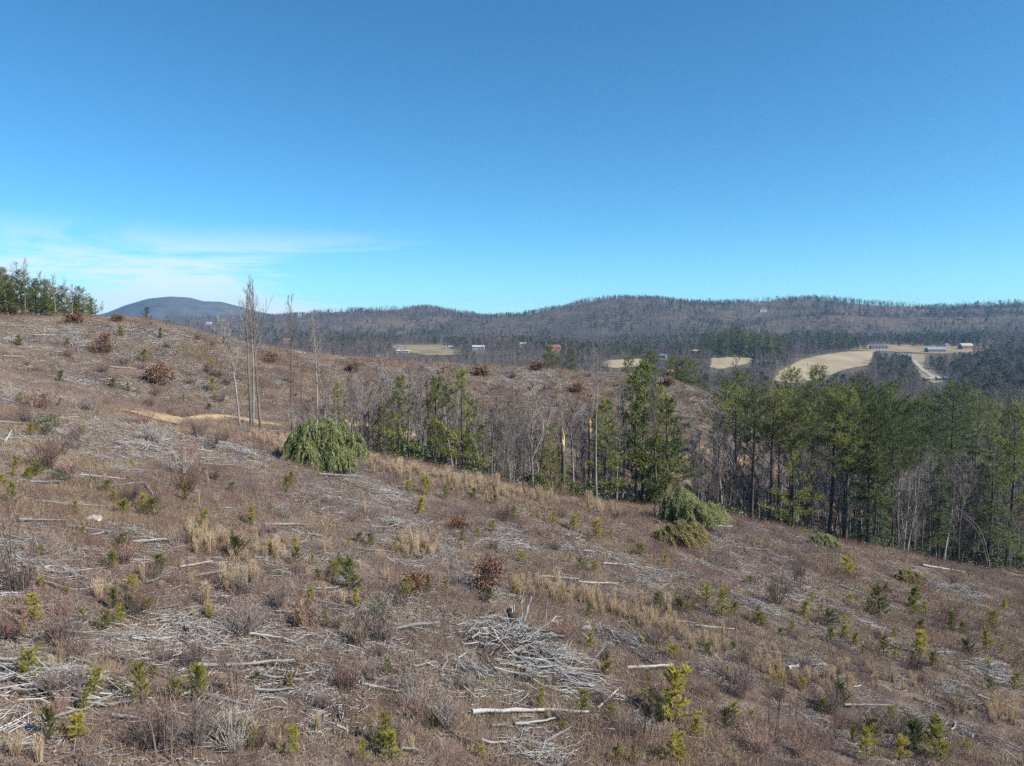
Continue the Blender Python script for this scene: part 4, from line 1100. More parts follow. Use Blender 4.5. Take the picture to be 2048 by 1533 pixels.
# ---- russet-leaved shrubs
RU = []
for i, (h, w) in enumerate(((1.8, 2.2), (1.3, 1.9), (1.0, 1.4))):
    a, b = leafy_bush(h, w, 1500, 520 + i, .15, .10, hollow=.1); RU.append((a.mesh('stem', 'twig_red'), b.mesh('foliage', 'russet'), h))
for px, py, hpx, k, lab in ((976, 1190, 74, 0, 'large russet-leaved shrub above the tangled grey brush pile'), (826, 1188, 46, 1, 'smaller russet shrub left of the large russet-leaved one'), (206, 706, 38, 0, 'rusty brown shrub on the upper left slope'),
                            (312, 768, 40, 1, 'tan-brown leafy shrub on the upper left slope above the dirt track'), (917, 1062, 26, 2, 'small red-brown shrub by the dark leaning log'), (1337, 772, 18, 2, 'tiny dark red shrub below the pale hollow stump'),
                            (1156, 786, 22, 1, 'red-brown shrub on the knoll slope left of the tallest pale trunk'), (962, 752, 20, 2, 'rust-coloured shrub on the knoll crest'), (1075, 742, 20, 2, 'rust-coloured shrub on the knoll crest near two pines'),
                            (1440, 800, 16, 2, 'dark red shrub on the right shoulder of the knoll'), (705, 745, 20, 2, 'rusty shrub on the saddle left of the knoll'), (545, 728, 24, 1, 'rusty shrub on the saddle between two white-barked trees'), (235, 645, 16, 2, 'reddish shrub on the left skyline'),
                            (148, 648, 22, 2, 'dark reddish shrub under the lone skyline pine')):
    g = G(px, py); o = put('russet_shrub', RU[k], g, hpx / FPX * g.y, parts=('stem', 'foliage')); tag(o, lab, 'shrub', 'russet-leaved shrubs')
a, b = leafy_bush(1.1, 1.5, 900, 530, .10, .06); DK = (a.mesh('stem', 'bark_dark'), b.mesh('foliage', 'rhodo'), 1.1)
for px, py, hpx, lab in ((748, 1264, 54, 'dark round bush left of the tangled grey brush pile'), (92, 868, 40, 'dark olive round bush on the left slope'), (122, 968, 28, 'small grey-green round bush near the left edge')):
    g = G(px, py); o = put('round_bush', DK, g, hpx / FPX * g.y, parts=('stem', 'foliage')); tag(o, lab, 'bush')

# ---- pine saplings, read off the picture
S = []
for x, y, h in ((80, 95, 60), (20, 190, 50), (55, 270, 110), (180, 130, 60), (135, 150, 40), (555, 260, 50), (440, 185, 35), (610, 320, 90), (690, 310, 80), (735, 330, 90), (900, 250, 70), (1120, 205, 40), (1225, 370, 100), (975, 390, 110), (1385, 210, 90), (1405, 180, 80),
                (570, 490, 110), (390, 435, 60), (210, 515, 60), (535, 580, 100), (780, 595, 80), (1155, 515, 110), (1310, 515, 60), (1425, 570, 100), (1430, 500, 60), (1510, 570, 60), (1545, 640, 60), (1615, 620, 70), (330, 705, 50), (635, 700, 80), (560, 780, 110), (630, 795, 100), (725, 795, 70),
                (175, 855, 110), (415, 855, 75), (500, 880, 75), (570, 870, 80), (1160, 850, 90), (1500, 800, 110), (1440, 870, 80), (1585, 870, 90), (105, 920, 60), (160, 1160, 150), (455, 1220, 160), (690, 1260, 170), (240, 1410, 120), (385, 1430, 100), (400, 1300, 90), (1200, 1440, 150), (1410, 1490, 120),
                (960, 1240, 160), (850, 1240, 100), (745, 1110, 70), (1250, 1140, 60), (1405, 1160, 70), (510, 700, 45), (1640, 560, 60), (1690, 480, 60), (1680, 600, 60), (1020, 830, 80), (210, 665, 60), (365, 320, 60), (525, 210, 70)):
    S.append((x / 2.4214, 900 + y / 2.4214, h / 2.4214))
for x, y, h in ((330, 320, 90), (290, 205, 70), (370, 220, 90), (460, 240, 70), (705, 270, 60), (910, 345, 60), (795, 345, 70), (1080, 390, 100), (990, 370, 80), (1195, 430, 110), (1400, 520, 70), (1130, 600, 70), (1180, 600, 80), (1520, 570, 70), (835, 560, 80), (100, 470, 60), (40, 460, 50), (230, 500, 60), (275, 720, 100),
                (250, 740, 70), (25, 770, 90), (15, 680, 140), (1145, 810, 70), (1165, 970, 80), (1045, 860, 50), (1230, 1105, 90), (1120, 1270, 130), (910, 1270, 90), (1275, 1320, 70), (1025, 1380, 60), (1540, 1330, 210), (1500, 1330, 100), (175, 1450, 160), (60, 1530, 110), (200, 1530, 130), (1300, 1530, 120), (1385, 1530, 100),
                (1560, 1500, 130), (1600, 790, 70), (1505, 770, 70), (1535, 960, 50), (1440, 1130, 60), (600, 250, 60), (690, 400, 60), (545, 440, 60), (620, 440, 50), (1065, 560, 50), (1265, 430, 50), (805, 700, 60), (670, 750, 60), (380, 700, 90), (460, 690, 70), (200, 1100, 90), (850, 1040, 50), (175, 1310, 50), (400, 1370, 60), (640, 1500, 70)):
    S.append((700 + x / 2.4214, 900 + y / 2.4214, h / 2.4214))
for x, y, h in ((180, 180, 110), (270, 260, 170), (340, 240, 100), (480, 290, 110), (505, 310, 90), (40, 230, 80), (110, 195, 60), (430, 60, 60), (680, 345, 80), (625, 380, 70), (755, 250, 80), (860, 230, 80), (800, 160, 50), (985, 300, 70), (905, 400, 90), (820, 400, 60), (1050, 415, 80), (990, 380, 70), (1200, 250, 140), (1385, 190, 110),
                (1470, 240, 80), (1430, 330, 60), (1225, 470, 90), (1290, 500, 90), (1430, 470, 140), (1390, 540, 80), (1510, 540, 80), (1620, 340, 90), (1830, 450, 120), (1870, 320, 90), (1690, 340, 60), (610, 670, 90), (740, 680, 80), (945, 800, 140), (850, 810, 80), (345, 460, 70), (190, 480, 80), (1270, 870, 90), (1050, 1000, 130), (1120, 1100, 200),
                (1150, 960, 90), (1310, 1110, 180), (1490, 1000, 160), (1420, 1080, 200), (1560, 1100, 150), (290, 910, 130), (350, 850, 100), (110, 960, 100), (15, 850, 120), (1995, 680, 90), (20, 1110, 90), (1860, 690, 60), (1100, 470, 50), (300, 590, 70), (450, 880, 60), (1720, 1040, 60), (1830, 560, 60)):
    S.append((1350 + x / 2.934, 1150 + y / 2.934, h / 2.934))
for x, y, h in ((125, 680, 50), (430, 680, 50), (580, 725, 35), (775, 625, 60), (910, 790, 110), (380, 905, 80), (715, 945, 60), (825, 970, 60), (890, 990, 50), (1350, 970, 110), (1330, 1090, 45), (625, 1090, 60), (270, 1050, 70), (135, 1050, 60), (370, 1070, 50), (190, 1260, 70), (530, 1250, 60), (855, 1460, 70), (105, 1475, 60),
                (235, 1510, 70), (180, 1533, 70), (75, 1515, 60), (1430, 680, 60), (1380, 1030, 60), (1170, 1030, 50), (700, 725, 50), (1025, 635, 75), (1350, 825, 85), (1100, 900, 50), (1020, 890, 55)):
    S.append((x / 3.193, 480 + y / 3.193, h / 3.193))
for k in range(36):                                        # along the clearing's lower right and on the knoll
    if k < 20: S.append((rng.uniform(1250, 2040), rng.uniform(1130, 1330), rng.uniform(16, 34)))
    else: S.append((rng.uniform(700, 1420), rng.uniform(748, 850), rng.uniform(8, 16)))
DARKS = {(700, 725), (1025, 635), (1350, 825)}
for i, (px, py, hpx) in enumerate(S):
    g = G(px, py); h = hpx / FPX * g.length * rng.uniform(.65, 1.0)
    if g.y > 260: continue
    dark = rng.random() < .14
    pr = SAPD[i % 2] if dark else SAP[rng.integers(0, 8)]
    o = put('pine_sapling', pr, g, h, parts=('stem', 'needles'), tilt=(rng.normal(0, .12), rng.normal(0, .12)), wide=rng.uniform(1.0, 1.75))
    sz = 'tall' if hpx > 45 else 'tiny' if hpx < 24 else 'small'
    later(o, '%s %s pine sapling %s' % (sz, 'dark green' if dark else 'yellow-green', where(px, py)), px, 'sapling', 'pine saplings on the clearcut')

# ---- logs, read off the picture (two ends each)
LOGM = [log_mesh(600 + i, 'log', [2, 0, 3, 1][i % 4], [.02, .05, .0, .035][i % 4]) for i in range(6)]
LOGD = [log_mesh(620 + i, 'log_dark', 2, .03) for i in range(3)]
LG = []
def zl(ox, oy, sc, L, dark=False):
    for (x0, y0, x1, y1) in L: LG.append((ox + x0 / sc, oy + y0 / sc, ox + x1 / sc, oy + y1 / sc, dark))
zl(0, 900, 2.4214, [(120, 260, 565, 300), (140, 165, 310, 178), (330, 390, 530, 415), (610, 465, 840, 465), (90, 368, 330, 360), (150, 645, 380, 690), (940, 640, 1220, 590), (700, 665, 795, 648), (870, 585, 1030, 570), (1200, 380, 1560, 372), (620, 810, 730, 825), (230, 910, 560, 925), (640, 940, 830, 942),
                    (940, 1065, 1425, 1072), (415, 1282, 665, 1150), (240, 1340, 420, 1290), (540, 1335, 680, 1330), (1000, 1240, 1250, 1255), (1260, 1125, 1470, 1150), (1230, 1185, 1450, 1195), (340, 1045, 450, 1055), (220, 1110, 420, 1095), (0, 1100, 130, 1080), (0, 830, 185, 900), (0, 920, 130, 940), (0, 1050, 140, 1035),
                    (390, 140, 610, 155), (530, 190, 700, 185), (700, 185, 750, 240), (1520, 755, 1690, 770), (1530, 695, 1640, 690), (1230, 540, 1280, 540), (900, 885, 1060, 910), (1210, 920, 1420, 970), (0, 655, 150, 660), (690, 575, 740, 580), (980, 80, 1130, 95), (380, 1190, 640, 1225), (20, 440, 120, 470), (860, 1230, 980, 1215), (1630, 1375, 1690, 1390)])
zl(0, 900, 2.4214, [(1510, 310, 1600, 335), (740, 270, 830, 285), (530, 1020, 620, 1060), (170, 1240, 420, 1130)], True)
zl(700, 900, 2.4214, [(590, 1300, 1155, 1300), (1100, 1140, 1400, 1260), (820, 1115, 1190, 1098), (830, 1095, 1130, 1080), (1100, 650, 1300, 675), (920, 625, 1100, 650), (1225, 565, 1340, 568), (150, 205, 235, 220), (110, 385, 190, 383), (170, 405, 280, 410), (30, 485, 215, 510), (215, 870, 390, 905), (80, 920, 430, 890), (1210, 1280, 1305, 1190),
                      (960, 1460, 1060, 1355), (900, 1500, 970, 1470), (640, 1430, 760, 1460), (545, 490, 690, 440), (810, 480, 900, 495), (320, 1080, 410, 1045), (60, 1180, 250, 1190), (800, 1350, 990, 1345), (1430, 820, 1690, 870), (1340, 1075, 1560, 1075), (250, 1470, 340, 1500), (870, 270, 1080, 325), (700, 1365, 760, 1340), (1450, 690, 1540, 720), (800, 985, 960, 965)])
zl(700, 900, 2.4214, [(620, 1000, 730, 1130), (490, 1380, 620, 1480), (180, 360, 270, 410), (1560, 1140, 1695, 1200), (1360, 980, 1500, 1080), (830, 1085, 1010, 1040)], True)
zl(1350, 1150, 2.934, [(0, 290, 430, 360), (660, 570, 880, 555), (1000, 800, 1230, 800), (1310, 830, 1450, 850), (960, 70, 1200, 150), (1250, 190, 1430, 250), (840, 235, 960, 250), (1500, 160, 1620, 190), (1870, 980, 2040, 1060), (985, 690, 1075, 675), (1510, 465, 1620, 475), (1600, 930, 1660, 880), (700, 380, 840, 440), (560, 470, 700, 500), (1150, 310, 1270, 340), (1780, 740, 2040, 810), (530, 130, 600, 155), (1100, 720, 1180, 745)])
zl(1350, 1150, 2.934, [(0, 655, 190, 740), (0, 690, 150, 790), (350, 110, 640, 290), (1230, 880, 1330, 940), (1400, 740, 1490, 780)], True)
zl(1350, 900, 2.934, [(1440, 680, 1800, 740), (1790, 738, 2060, 805), (60, 470, 340, 472), (370, 600, 545, 580), (1130, 735, 1350, 775)])
zl(1350, 900, 2.934, [(1500, 700, 1750, 800), (590, 440, 760, 515), (820, 760, 960, 800)], True)
zl(0, 480, 3.193, [(20, 750, 160, 760), (120, 615, 560, 625), (300, 575, 430, 582), (700, 820, 880, 830), (990, 1150, 1330, 1240), (0, 1310, 105, 1235), (460, 1220, 515, 1300), (250, 515, 340, 535), (0, 1180, 230, 1190), (690, 550, 800, 548), (430, 600, 640, 612), (1280, 1410, 1440, 1420), (160, 1300, 210, 1330)])
zl(0, 480, 3.193, [(0, 800, 220, 880), (470, 910, 640, 850), (0, 1035, 260, 1090), (1140, 700, 1220, 740)], True)
LG += [(812, 866, 935, 918, False), (935, 918, 985, 950, False), (640, 955, 720, 962, False), (1365, 820, 1390, 812, False), (470, 845, 500, 868, True), (960, 800, 1010, 795, False), (1010, 742, 1060, 748, False), (1200, 752, 1280, 758, False), (1080, 815, 1130, 822, False), (700, 795, 745, 790, False)]
NAMED = {(590, 1300): 'long pale log lying level below the tangled grey brush pile', (415, 1282): 'slanting pale pole in the lower left foreground', (1440, 680): 'long pale trunk lying along the right wood edge', (150, 645): 'broad whitened log near the left edge'}
for i, (x0, y0, x1, y1, dark) in enumerate(LG):
    a, b = G(x0, y0), G(x1, y1)
    L = (b - a).length
    if L < .4 or L > 30: continue
    d = a.length
    if L > 4.5 and not any(abs(x0 - (ox + k[0] / sc)) < .01 and abs(y0 - (oy + k[1] / sc)) < .01 for k in NAMED for ox, oy, sc in ((700, 900, 2.4214), (0, 900, 2.4214), (1350, 900, 2.934))):
        c, q, e = (a + b) / 2, rng.uniform(.42, .8), rng.normal(0, .16); v = (b - a) * (q / 2); v = Vector((v.x * math.cos(e) - v.y * math.sin(e), v.x * math.sin(e) + v.y * math.cos(e), 0))
        a, b = ground(c.x - v.x, c.y - v.y), ground(c.x + v.x, c.y + v.y); L = (b - a).length
    r = float(np.clip(L * .020 * rng.uniform(.7, 1.3), .055, .12))
    o = link('fallen_log', (LOGD if dark else LOGM)[i % (3 if dark else 6)])
    o.location = a + Vector((0, 0, r * .7 + .13)); b = b + Vector((0, 0, r * .7 + .13 + (L * .05 if rng.random() < .35 else 0)))
    q = (b - o.location).to_track_quat('X', 'Z'); o.rotation_euler = q.to_euler()
    o.scale = (L, r, r)
    key = next((k for k in NAMED if any(abs(x0 - (ox + k[0] / sc)) < .01 and abs(y0 - (oy + k[1] / sc)) < .01 for ox, oy, sc in ((700, 900, 2.4214), (0, 900, 2.4214), (1350, 900, 2.934)))), None)
    mx, my = (x0 + x1) / 2, (y0 + y1) / 2
    if key: tag(o, NAMED[key], 'log', 'fallen logs on the clearcut')
    else:
        sz = 'long' if L > 6 else 'short' if L < 2.5 else 'mid-length'
        sl = 'level' if abs(y1 - y0) < abs(x1 - x0) * .12 else 'slanting'
        later(o, '%s %s %s fallen log %s' % (sz, sl, 'dark' if dark else 'pale grey', where(mx, my)), mx, 'log', 'fallen logs on the clearcut')

# ---- brush piles: a heap and its branches
BR = [stick_mesh(700 + i, 'stick', 3 + i % 4) for i in range(12)]
BRD = [stick_mesh(720 + i, 'log_dark', 2) for i in range(3)]
def pile(label, px, py, wpx, hpx, n, ang=0.0, jit=.7, rise=.5, dark=.4, lmin=.12, lmax=.48, thick=.9):
    g = G(px, py); d = g.length; W = wpx / FPX * d; hh = hpx / FPX * d
    o = thing('brush_pile', g)
    for k in range(n):
        L = W * rng.uniform(lmin, lmax); a = ang + rng.normal(0, jit) + (math.pi if rng.random() < .4 else 0)
        x = rng.normal(0, W * .17); y = rng.normal(0, W * .12); z = rng.uniform(0, hh) * max(0, 1 - (x * x + y * y) / (W * W * .2))
        x -= math.cos(a) * L / 2; y -= math.sin(a) * L / 2
        zz = HQ(g.x + x, g.y + y) - g.z; z2 = HQ(g.x + x + math.cos(a) * L, g.y + y + math.sin(a) * L) - g.z
        el = math.atan2(z2 - zz, L) + abs(rng.normal(0, .10)) * rise
        c = link('branch', (BRD if rng.random() < dark else BR)[rng.integers(0, 3 if False else 3)] if rng.random() < dark else BR[rng.integers(0, 12)], o)
        c.location = (x, y, zz + z * .8 + .04); c.rotation_euler = (rng.uniform(0, 6.28), -el, a); t = thick * rng.uniform(.7, 1.5)
        c.scale = (L, min(L, 1.7) * t, min(L, 1.7) * t)
    tag(o, label, 'brush pile', 'heaps of weathered slash')
    return o
pile('tangled grey brush pile with upright pale spikes in the foreground centre', 1050, 1302, 300, 36, 210, .35, .9, 1.4, .6, .08, .42, 1.2)
pile('combed heap of pale straight branches below the tangled grey brush pile', 1120, 1372, 200, 22, 50, .05, .16, .5, .1, .4, .9, 1.2)
pile('dark loose slash right of the tangled grey brush pile', 1245, 1290, 150, 34, 60, -.8, .4, .8, .5)
pile('thin reddish-grey slash left of the combed branch heap', 945, 1358, 150, 26, 44, -.85, .4, .8, .35)
pile('low grey slash heap uphill of the large russet-leaved shrub side', 1010, 1095, 150, 16, 40, .2, .5, .6, .3)
pile('fan-shaped pile of grey slash in the lower left foreground', 125, 1378, 210, 22, 70, .3, .35, .6, .3, .25, .75, .9)
pile('spiky root wad of grey splintered roots', 632, 1412, 95, 46, 46, 1.1, .9, 2.5, .35)
pile('narrow grey slash heap on the right slope among saplings', 1512, 1222, 110, 20, 50, -.7, .25, .5, .15)
pile('grey slash on the right slope below the tan broomsedge', 1612, 1337, 110, 18, 44, -.35, .4, .6, .2)
pile('white tangled slash near the right edge', 1985, 1346, 120, 24, 44, .0, .8, 1.0, .1)
pile('white broken slash among saplings on the right slope', 1792, 1296, 66, 14, 26, .2, .7, 1.0, .1)
pile('pale slash tangle at the bottom below the long pale log', 1075, 1512, 160, 24, 42, .3, .6, .8, .2)
pile('grey slash heap beside the dark leaning log', 795, 1050, 120, 16, 40, -.3, .6, .8, .4)
pile('grey slash patch left of the rounded evergreen mound', 470, 905, 150, 10, 44, -.2, .35, .4, .2)
pile('level grey slash band across the left foreground, middle', 430, 1278, 200, 8, 52, .0, .45, .5, .2, .08, .4)
pile('level grey slash band across the left foreground, left end', 230, 1290, 200, 8, 48, .0, .45, .5, .2, .08, .4)
pile('pale slash band near the left edge under the saplings', 90, 1145, 190, 8, 46, .0, .45, .5, .2, .08, .4)
pile('grey slash below the left skyline', 120, 672, 90, 6, 34, .0, .3, .4, .2)
pile('slash heap on the left shoulder near the small dark sapling', 228, 660, 60, 5, 26, .0, .4, .4, .2)
pile('pale slash on the knoll crest between pines and stump', 1080, 748, 70, 5, 26, .0, .4, .4, .2)
pile('pale slash down the right shoulder of the knoll', 1405, 790, 70, 6, 30, -.6, .4, .4, .2)
# stump, stone, hollow stump on the knoll
def stump(label, px, py, hpx, mat='black'):
    g = G(px, py); h = hpx / FPX * g.length; o = thing('stump', g); m = MB()
    m.tube([(0, 0, -.2), (.05, 0, h * .5), (-.05, .03, h * .9)], [h * .38, h * .28, h * .22], 9); link('trunk', m.mesh('trunk', mat, True), o)
    for k in range(7):
        a = k * .9; m = MB(); m.tube([(0, 0, h * .2), (h * .5 * math.cos(a), h * .5 * math.sin(a), h * .12), (h * .85 * math.cos(a), h * .85 * math.sin(a), -.05)], [h * .13, h * .09, h * .03], 5); link('root', m.mesh('root', 'stick'), o)
    for k in range(4):
        a = k * 1.7; m = MB(); m.tube([(h * .15 * math.cos(a), h * .15 * math.sin(a), h * .7), (h * .18 * math.cos(a), h * .18 * math.sin(a), h * rng.uniform(1.0, 1.4))], [h * .08, .01], 4); link('splinter', m.mesh('splinter', 'log'), o)
    return tag(o, label, 'stump')
stump('charred upturned stump at the top of the tangled grey brush pile', 1022, 1252, 34)
stump('small dark stump in the level slash band', 372, 1272, 14)
for (x0, y0, x1, y1, r, lab) in ((1040, 1258, 1063, 1196, .10, 'pale upright spike leaning right from the brush pile'), (1085, 1285, 1096, 1200, .045, 'thin grey upright stick behind the pale spike'), (1037, 1262, 1037, 1226, .05, 'short pale upright stick beside the charred stump')):
    a = G(x0, y0); o = link('upright_branch', LOGM[1]); o.location = a; d = a.y
    b = Vector((ray(x1, y1)[0] * d, d, zat(x1, y1, d))); o.rotation_euler = (b - a).to_track_quat('X', 'Z').to_euler(); o.scale = ((b - a).length, r, r); tag(o, lab, 'branch', 'upright sticks in the brush pile')
def rock(label, px, py, wpx, mat='stone'):
    g = G(px, py); w = wpx / FPX * g.length; bm_v = []; m = MB(); n1, n2 = 8, 6
    for j in range(n2 + 1):
        for i in range(n1):
            th = math.pi * j / n2; a = 6.283 * i / n1; r = .5 * w * (1 + .22 * math.sin(3 * a + 2 * th) + .12 * math.cos(5 * a - th))
            bm_v.append((r * math.sin(th) * math.cos(a), .8 * r * math.sin(th) * math.sin(a), .6 * r * math.cos(th)))
    m.add(bm_v, [(j * n1 + i, j * n1 + (i + 1) % n1, (j + 1) * n1 + (i + 1) % n1, (j + 1) * n1 + i) for j in range(n2) for i in range(n1)])
    o = link('rock', m.mesh('rock', mat)); o.location = g + Vector((0, 0, .15 * w)); return tag(o, label, 'rock')
rock('smooth pale boulder right of the tangled grey brush pile', 1172, 1262, 22)
rock('pale stone in dry grass on the left slope', 190, 1045, 26)
rock('small pale stone right of the boulder', 1285, 1298, 8)
def hollow_stump(px, py):
    g = G(px, py); d = g.y; s = 15 / FPX * d; o = thing('hollow_stump', g); m = MB(); n = 10
    V = []
    for k in range(n):
        a = 6.283 * k / n; V += [(.9 * s * math.cos(a), -.5 * s, .5 * s + .62 * s * math.sin(a)), (.45 * s * math.cos(a) - .1 * s, -.56 * s, .55 * s + .33 * s * math.sin(a)), (.95 * s * math.cos(a), .6 * s, .5 * s + .7 * s * math.sin(a)), (.45 * s * math.cos(a) - .1 * s, .3 * s, .55 * s + .33 * s * math.sin(a))]
    F = []
    for k in range(n):
        p, q = k * 4, ((k + 1) % n) * 4
        F += [(p, q, q + 1, p + 1), (p, p + 2, q + 2, q), (p + 1, q + 1, q + 3, p + 3)]
    m.add(V, F); link('rim', m.mesh('rim', 'splinter'), o)
    m = MB(); m.add([(.45 * s * math.cos(6.283 * k / n) - .1 * s, .28 * s, .55 * s + .33 * s * math.sin(6.283 * k / n)) for k in range(n)], [tuple(range(n))]); link('hollow', m.mesh('hollow', 'black'), o)  # near-black disc at the back: the hole's shade put into its colour
    for dx, L in ((-2.2, 3.2), (.8, 2.6)):
        m = MB(); m.tube([(dx * s * .5, 0, .25 * s), (dx * s * .5 + (L * s if dx > 0 else -L * s), -.3 * s, -.35 * s)], [.16 * s, .08 * s], 6); link('root', m.mesh('root', 'log'), o)
    tag(o, 'pale hollow stump with a dark hole on the knoll crest', 'stump')
hollow_stump(1338, 756)

# ---- tall leafless whips and shrubs in the clearing
WH = [stems(2.6, n, 800 + i, .16, 16, .016, .017).mesh('stem', 'whip') for i, n in enumerate((4, 7, 12, 3))]
SHB = [stems(1.5, n, 820 + i, .6, 12, .012).mesh('stem', mt) for i, (n, mt) in enumerate(((44, 'twig_red'), (50, 'brush'), (40, 'whip'), (50, 'twig_grey')))]
for px, py, hpx, k, lab in ((330, 1525, 170, 1, 'tall clump of leafless red-brown whips in the lower left'), (382, 1520, 140, 0, 'tall thin leafless whip right of the lower left clump'), (475, 1400, 110, 2, 'bushy clump of grey-brown whips left of the spiky root wad'), (38, 1185, 160, 1, 'thin dark leafless sapling at the left edge'), (52, 1190, 110, 0, 'shorter leafless sapling near the left edge'),
                            (700, 1440, 150, 1, 'leafless brown whips right of the spiky root wad'), (880, 1320, 130, 3, 'pair of thin leafless stems above the combed branch heap'), (900, 1310, 110, 3, 'thin leafless stems left of the tangled grey brush pile'), (1255, 1500, 150, 3, 'tall thin dark whip at the bottom right of centre'), (1282, 1480, 130, 0, 'thin whip right of the tall dark one'),
                            (1600, 1180, 90, 2, 'small leafless tree in brush on the right slope'), (1545, 1480, 130, 3, 'thin dark sapling in the lower right brush'), (355, 1180, 110, 0, 'thin grey whip above the level slash band'), (1665, 1150, 70, 1, 'leafless bush above the right slope saplings'), (1010, 1470, 90, 0, 'brown whips beside the long pale log'), (560, 1330, 90, 1, 'leafless whips above the slash heap left of centre')):
    g = G(px, py); o = link('leafless_whip', WH[k]); o.location = g; s = hpx / FPX * g.length / 2.6; o.scale = (s, s, s); o.rotation_euler.z = rng.uniform(0, 6); tag(o, lab, 'shrub', 'leafless whips in the clearing')
for px, py, hpx, k, lab in ((375, 985, 66, 0, 'feathery pinkish leafless shrub left of the rounded evergreen mound'), (265, 1010, 46, 2, 'dark reddish leafless shrub on the left slope'), (560, 1220, 60, 1, 'brown leafless shrub in the middle of the left foreground'), (1010, 1045, 46, 1, 'grey-brown leafless shrub uphill of the low slash'), (310, 1510, 90, 1, 'dense brown leafless shrub at the bottom left'),
                            (1660, 1430, 50, 1, 'grey-brown leafless shrub on the lower right slope'), (1480, 1400, 60, 1, 'dense brown leafless thicket on the lower right slope'), (1900, 1250, 50, 0, 'brown leafless shrub on the far right slope'), (1555, 1210, 60, 2, 'thin brown thicket right of the narrow grey slash heap'), (790, 1500, 70, 1, 'low brown thicket at the bottom centre left')):
    g = G(px, py); o = link('leafless_shrub', SHB[k]); o.location = g; s = hpx / FPX * g.length / 1.5; o.scale = (s * 1.2, s * 1.2, s); tag(o, lab, 'shrub', 'leafless shrubs in the clearing')
for k in range(190):
    px, py = (rng.uniform(20, 2030), rng.uniform(1010, 1520)) if k < 105 else (rng.uniform(20, 480), rng.uniform(650, 960)) if k < 160 else (rng.uniform(560, 1400), rng.uniform(740, 850))
    g = G(px, py)
    if k < 160 and g.y > treeline(px) - 2 and px > 500: continue
    o = link('leafless_shrub', SHB[k % 4]); o.location = g; s = rng.uniform(.45, 1.1) * (1.3 if k >= 105 else 1); o.scale = (s * rng.uniform(1.1, 1.9), s * rng.uniform(1.1, 1.9), s); o.rotation_euler.z = rng.uniform(0, 6)
    later(o, 'low %s leafless shrub %s' % (('reddish', 'brown', 'dark', 'grey')[k % 4], where(px, py)), px, 'shrub', 'leafless shrubs in the clearing')

# ---- broomsedge tufts that stand out
TU = [grass_tuft(h, 150, 840 + i, s).mesh('grass_tuft', 'straw') for i, (h, s) in enumerate(((1.0, .12), (.9, .22), (1.1, .09), (.8, .3)))]
B = []
for x, y, h in ((280, 460, 90), (320, 500, 120), (370, 510, 90), (430, 505, 80), (70, 310, 70), (145, 540, 60), (250, 500, 70), (870, 640, 60), (905, 650, 60), (955, 690, 80), (1005, 690, 110), (1035, 680, 50), (1130, 740, 90), (1170, 750, 100), (1195, 740, 90), (1220, 770, 80), (1265, 780, 60), (1300, 810, 60), (1410, 760, 70), (1475, 830, 90), (1540, 800, 100), (1165, 260, 70), (930, 260, 60), (1035, 230, 90), (1265, 310, 70), (1300, 330, 80), (850, 220, 60), (780, 210, 60), (50, 960, 90), (180, 640, 70)):
    B.append((700 + x / 2.4214, 900 + y / 2.4214, h / 2.4214))
for x, y, h in ((940, 470, 100), (960, 500, 80), (1010, 510, 90), (1045, 460, 90), (1340, 540, 90), (1370, 520, 70), (1190, 660, 90), (1240, 640, 80), (1000, 760, 100), (1010, 810, 80), (690, 640, 80), (480, 720, 100), (1570, 520, 80), (1590, 490, 70), (650, 250, 60), (1050, 270, 60), (960, 270, 60), (80, 1500, 120), (190, 1520, 110), (1660, 760, 80), (1330, 740, 60), (1420, 690, 50)):
    B.append((x / 2.4214, 900 + y / 2.4214, h / 2.4214))
for x, y, h in ((60, 290, 60), (150, 330, 60), (280, 360, 70), (1150, 590, 90), (1280, 640, 90), (1180, 640, 80), (970, 600, 90), (1990, 800, 110), (1870, 800, 90), (1400, 660, 80), (590, 470, 50), (520, 430, 60), (930, 480, 60), (205, 820, 80), (1010, 560, 60), (1340, 690, 70)):
    B.append((1350 + x / 2.934, 1150 + y / 2.934, h / 2.934))
for k in range(34):                                          # the tan strip under the wood edge
    t = rng.random(); px = 770 + 440 * t; B.append((px, np.interp(px, [770, 850, 950, 1050, 1210], [938, 958, 975, 1000, 1030]) + rng.uniform(-10, 14), rng.uniform(20, 36)))
for k in range(12): B.append((rng.uniform(515, 580), rng.uniform(880, 905), rng.uniform(16, 26)))
for i, (px, py, hpx) in enumerate(B):
    g = G(px, py); o = link('broomsedge_tuft', TU[i % 4]); o.location = g; s = hpx / FPX * g.length / .95; o.scale = (s * rng.uniform(.8, 1.3),) * 2 + (s,); o.rotation_euler.z = rng.uniform(0, 6)
    later(o, '%s tan broomsedge tuft %s' % ('tall' if hpx > 32 else 'short', where(px, py)), px, 'grass tuft', 'broomsedge tufts')

BAND = []
for line, cnt in (([(500, 876), (560, 892), (590, 905)], 40), ([(735, 925), (800, 944), (850, 955), (950, 975), (1060, 1000), (1210, 1030)], 190), ([(1030, 1175), (1110, 1195), (1190, 1215), (1300, 1250), (1420, 1300), (1560, 1350), (1720, 1385)], 170), ([(800, 1090), (870, 1105)], 30), ([(380, 1080), (470, 1105), (600, 1100)], 50), ([(1900, 1420), (2040, 1440)], 30), ([(440, 1180), (520, 1160)], 24)):
    for k in range(cnt):
        t = rng.random() * (len(line) - 1); j = int(t); u = t - j
        BAND.append(G(line[j][0] + (line[j + 1][0] - line[j][0]) * u + rng.normal(0, 8), line[j][1] + (line[j + 1][1] - line[j][1]) * u + rng.normal(0, 9)))
BAND = np.array([tuple(b) for b in BAND])
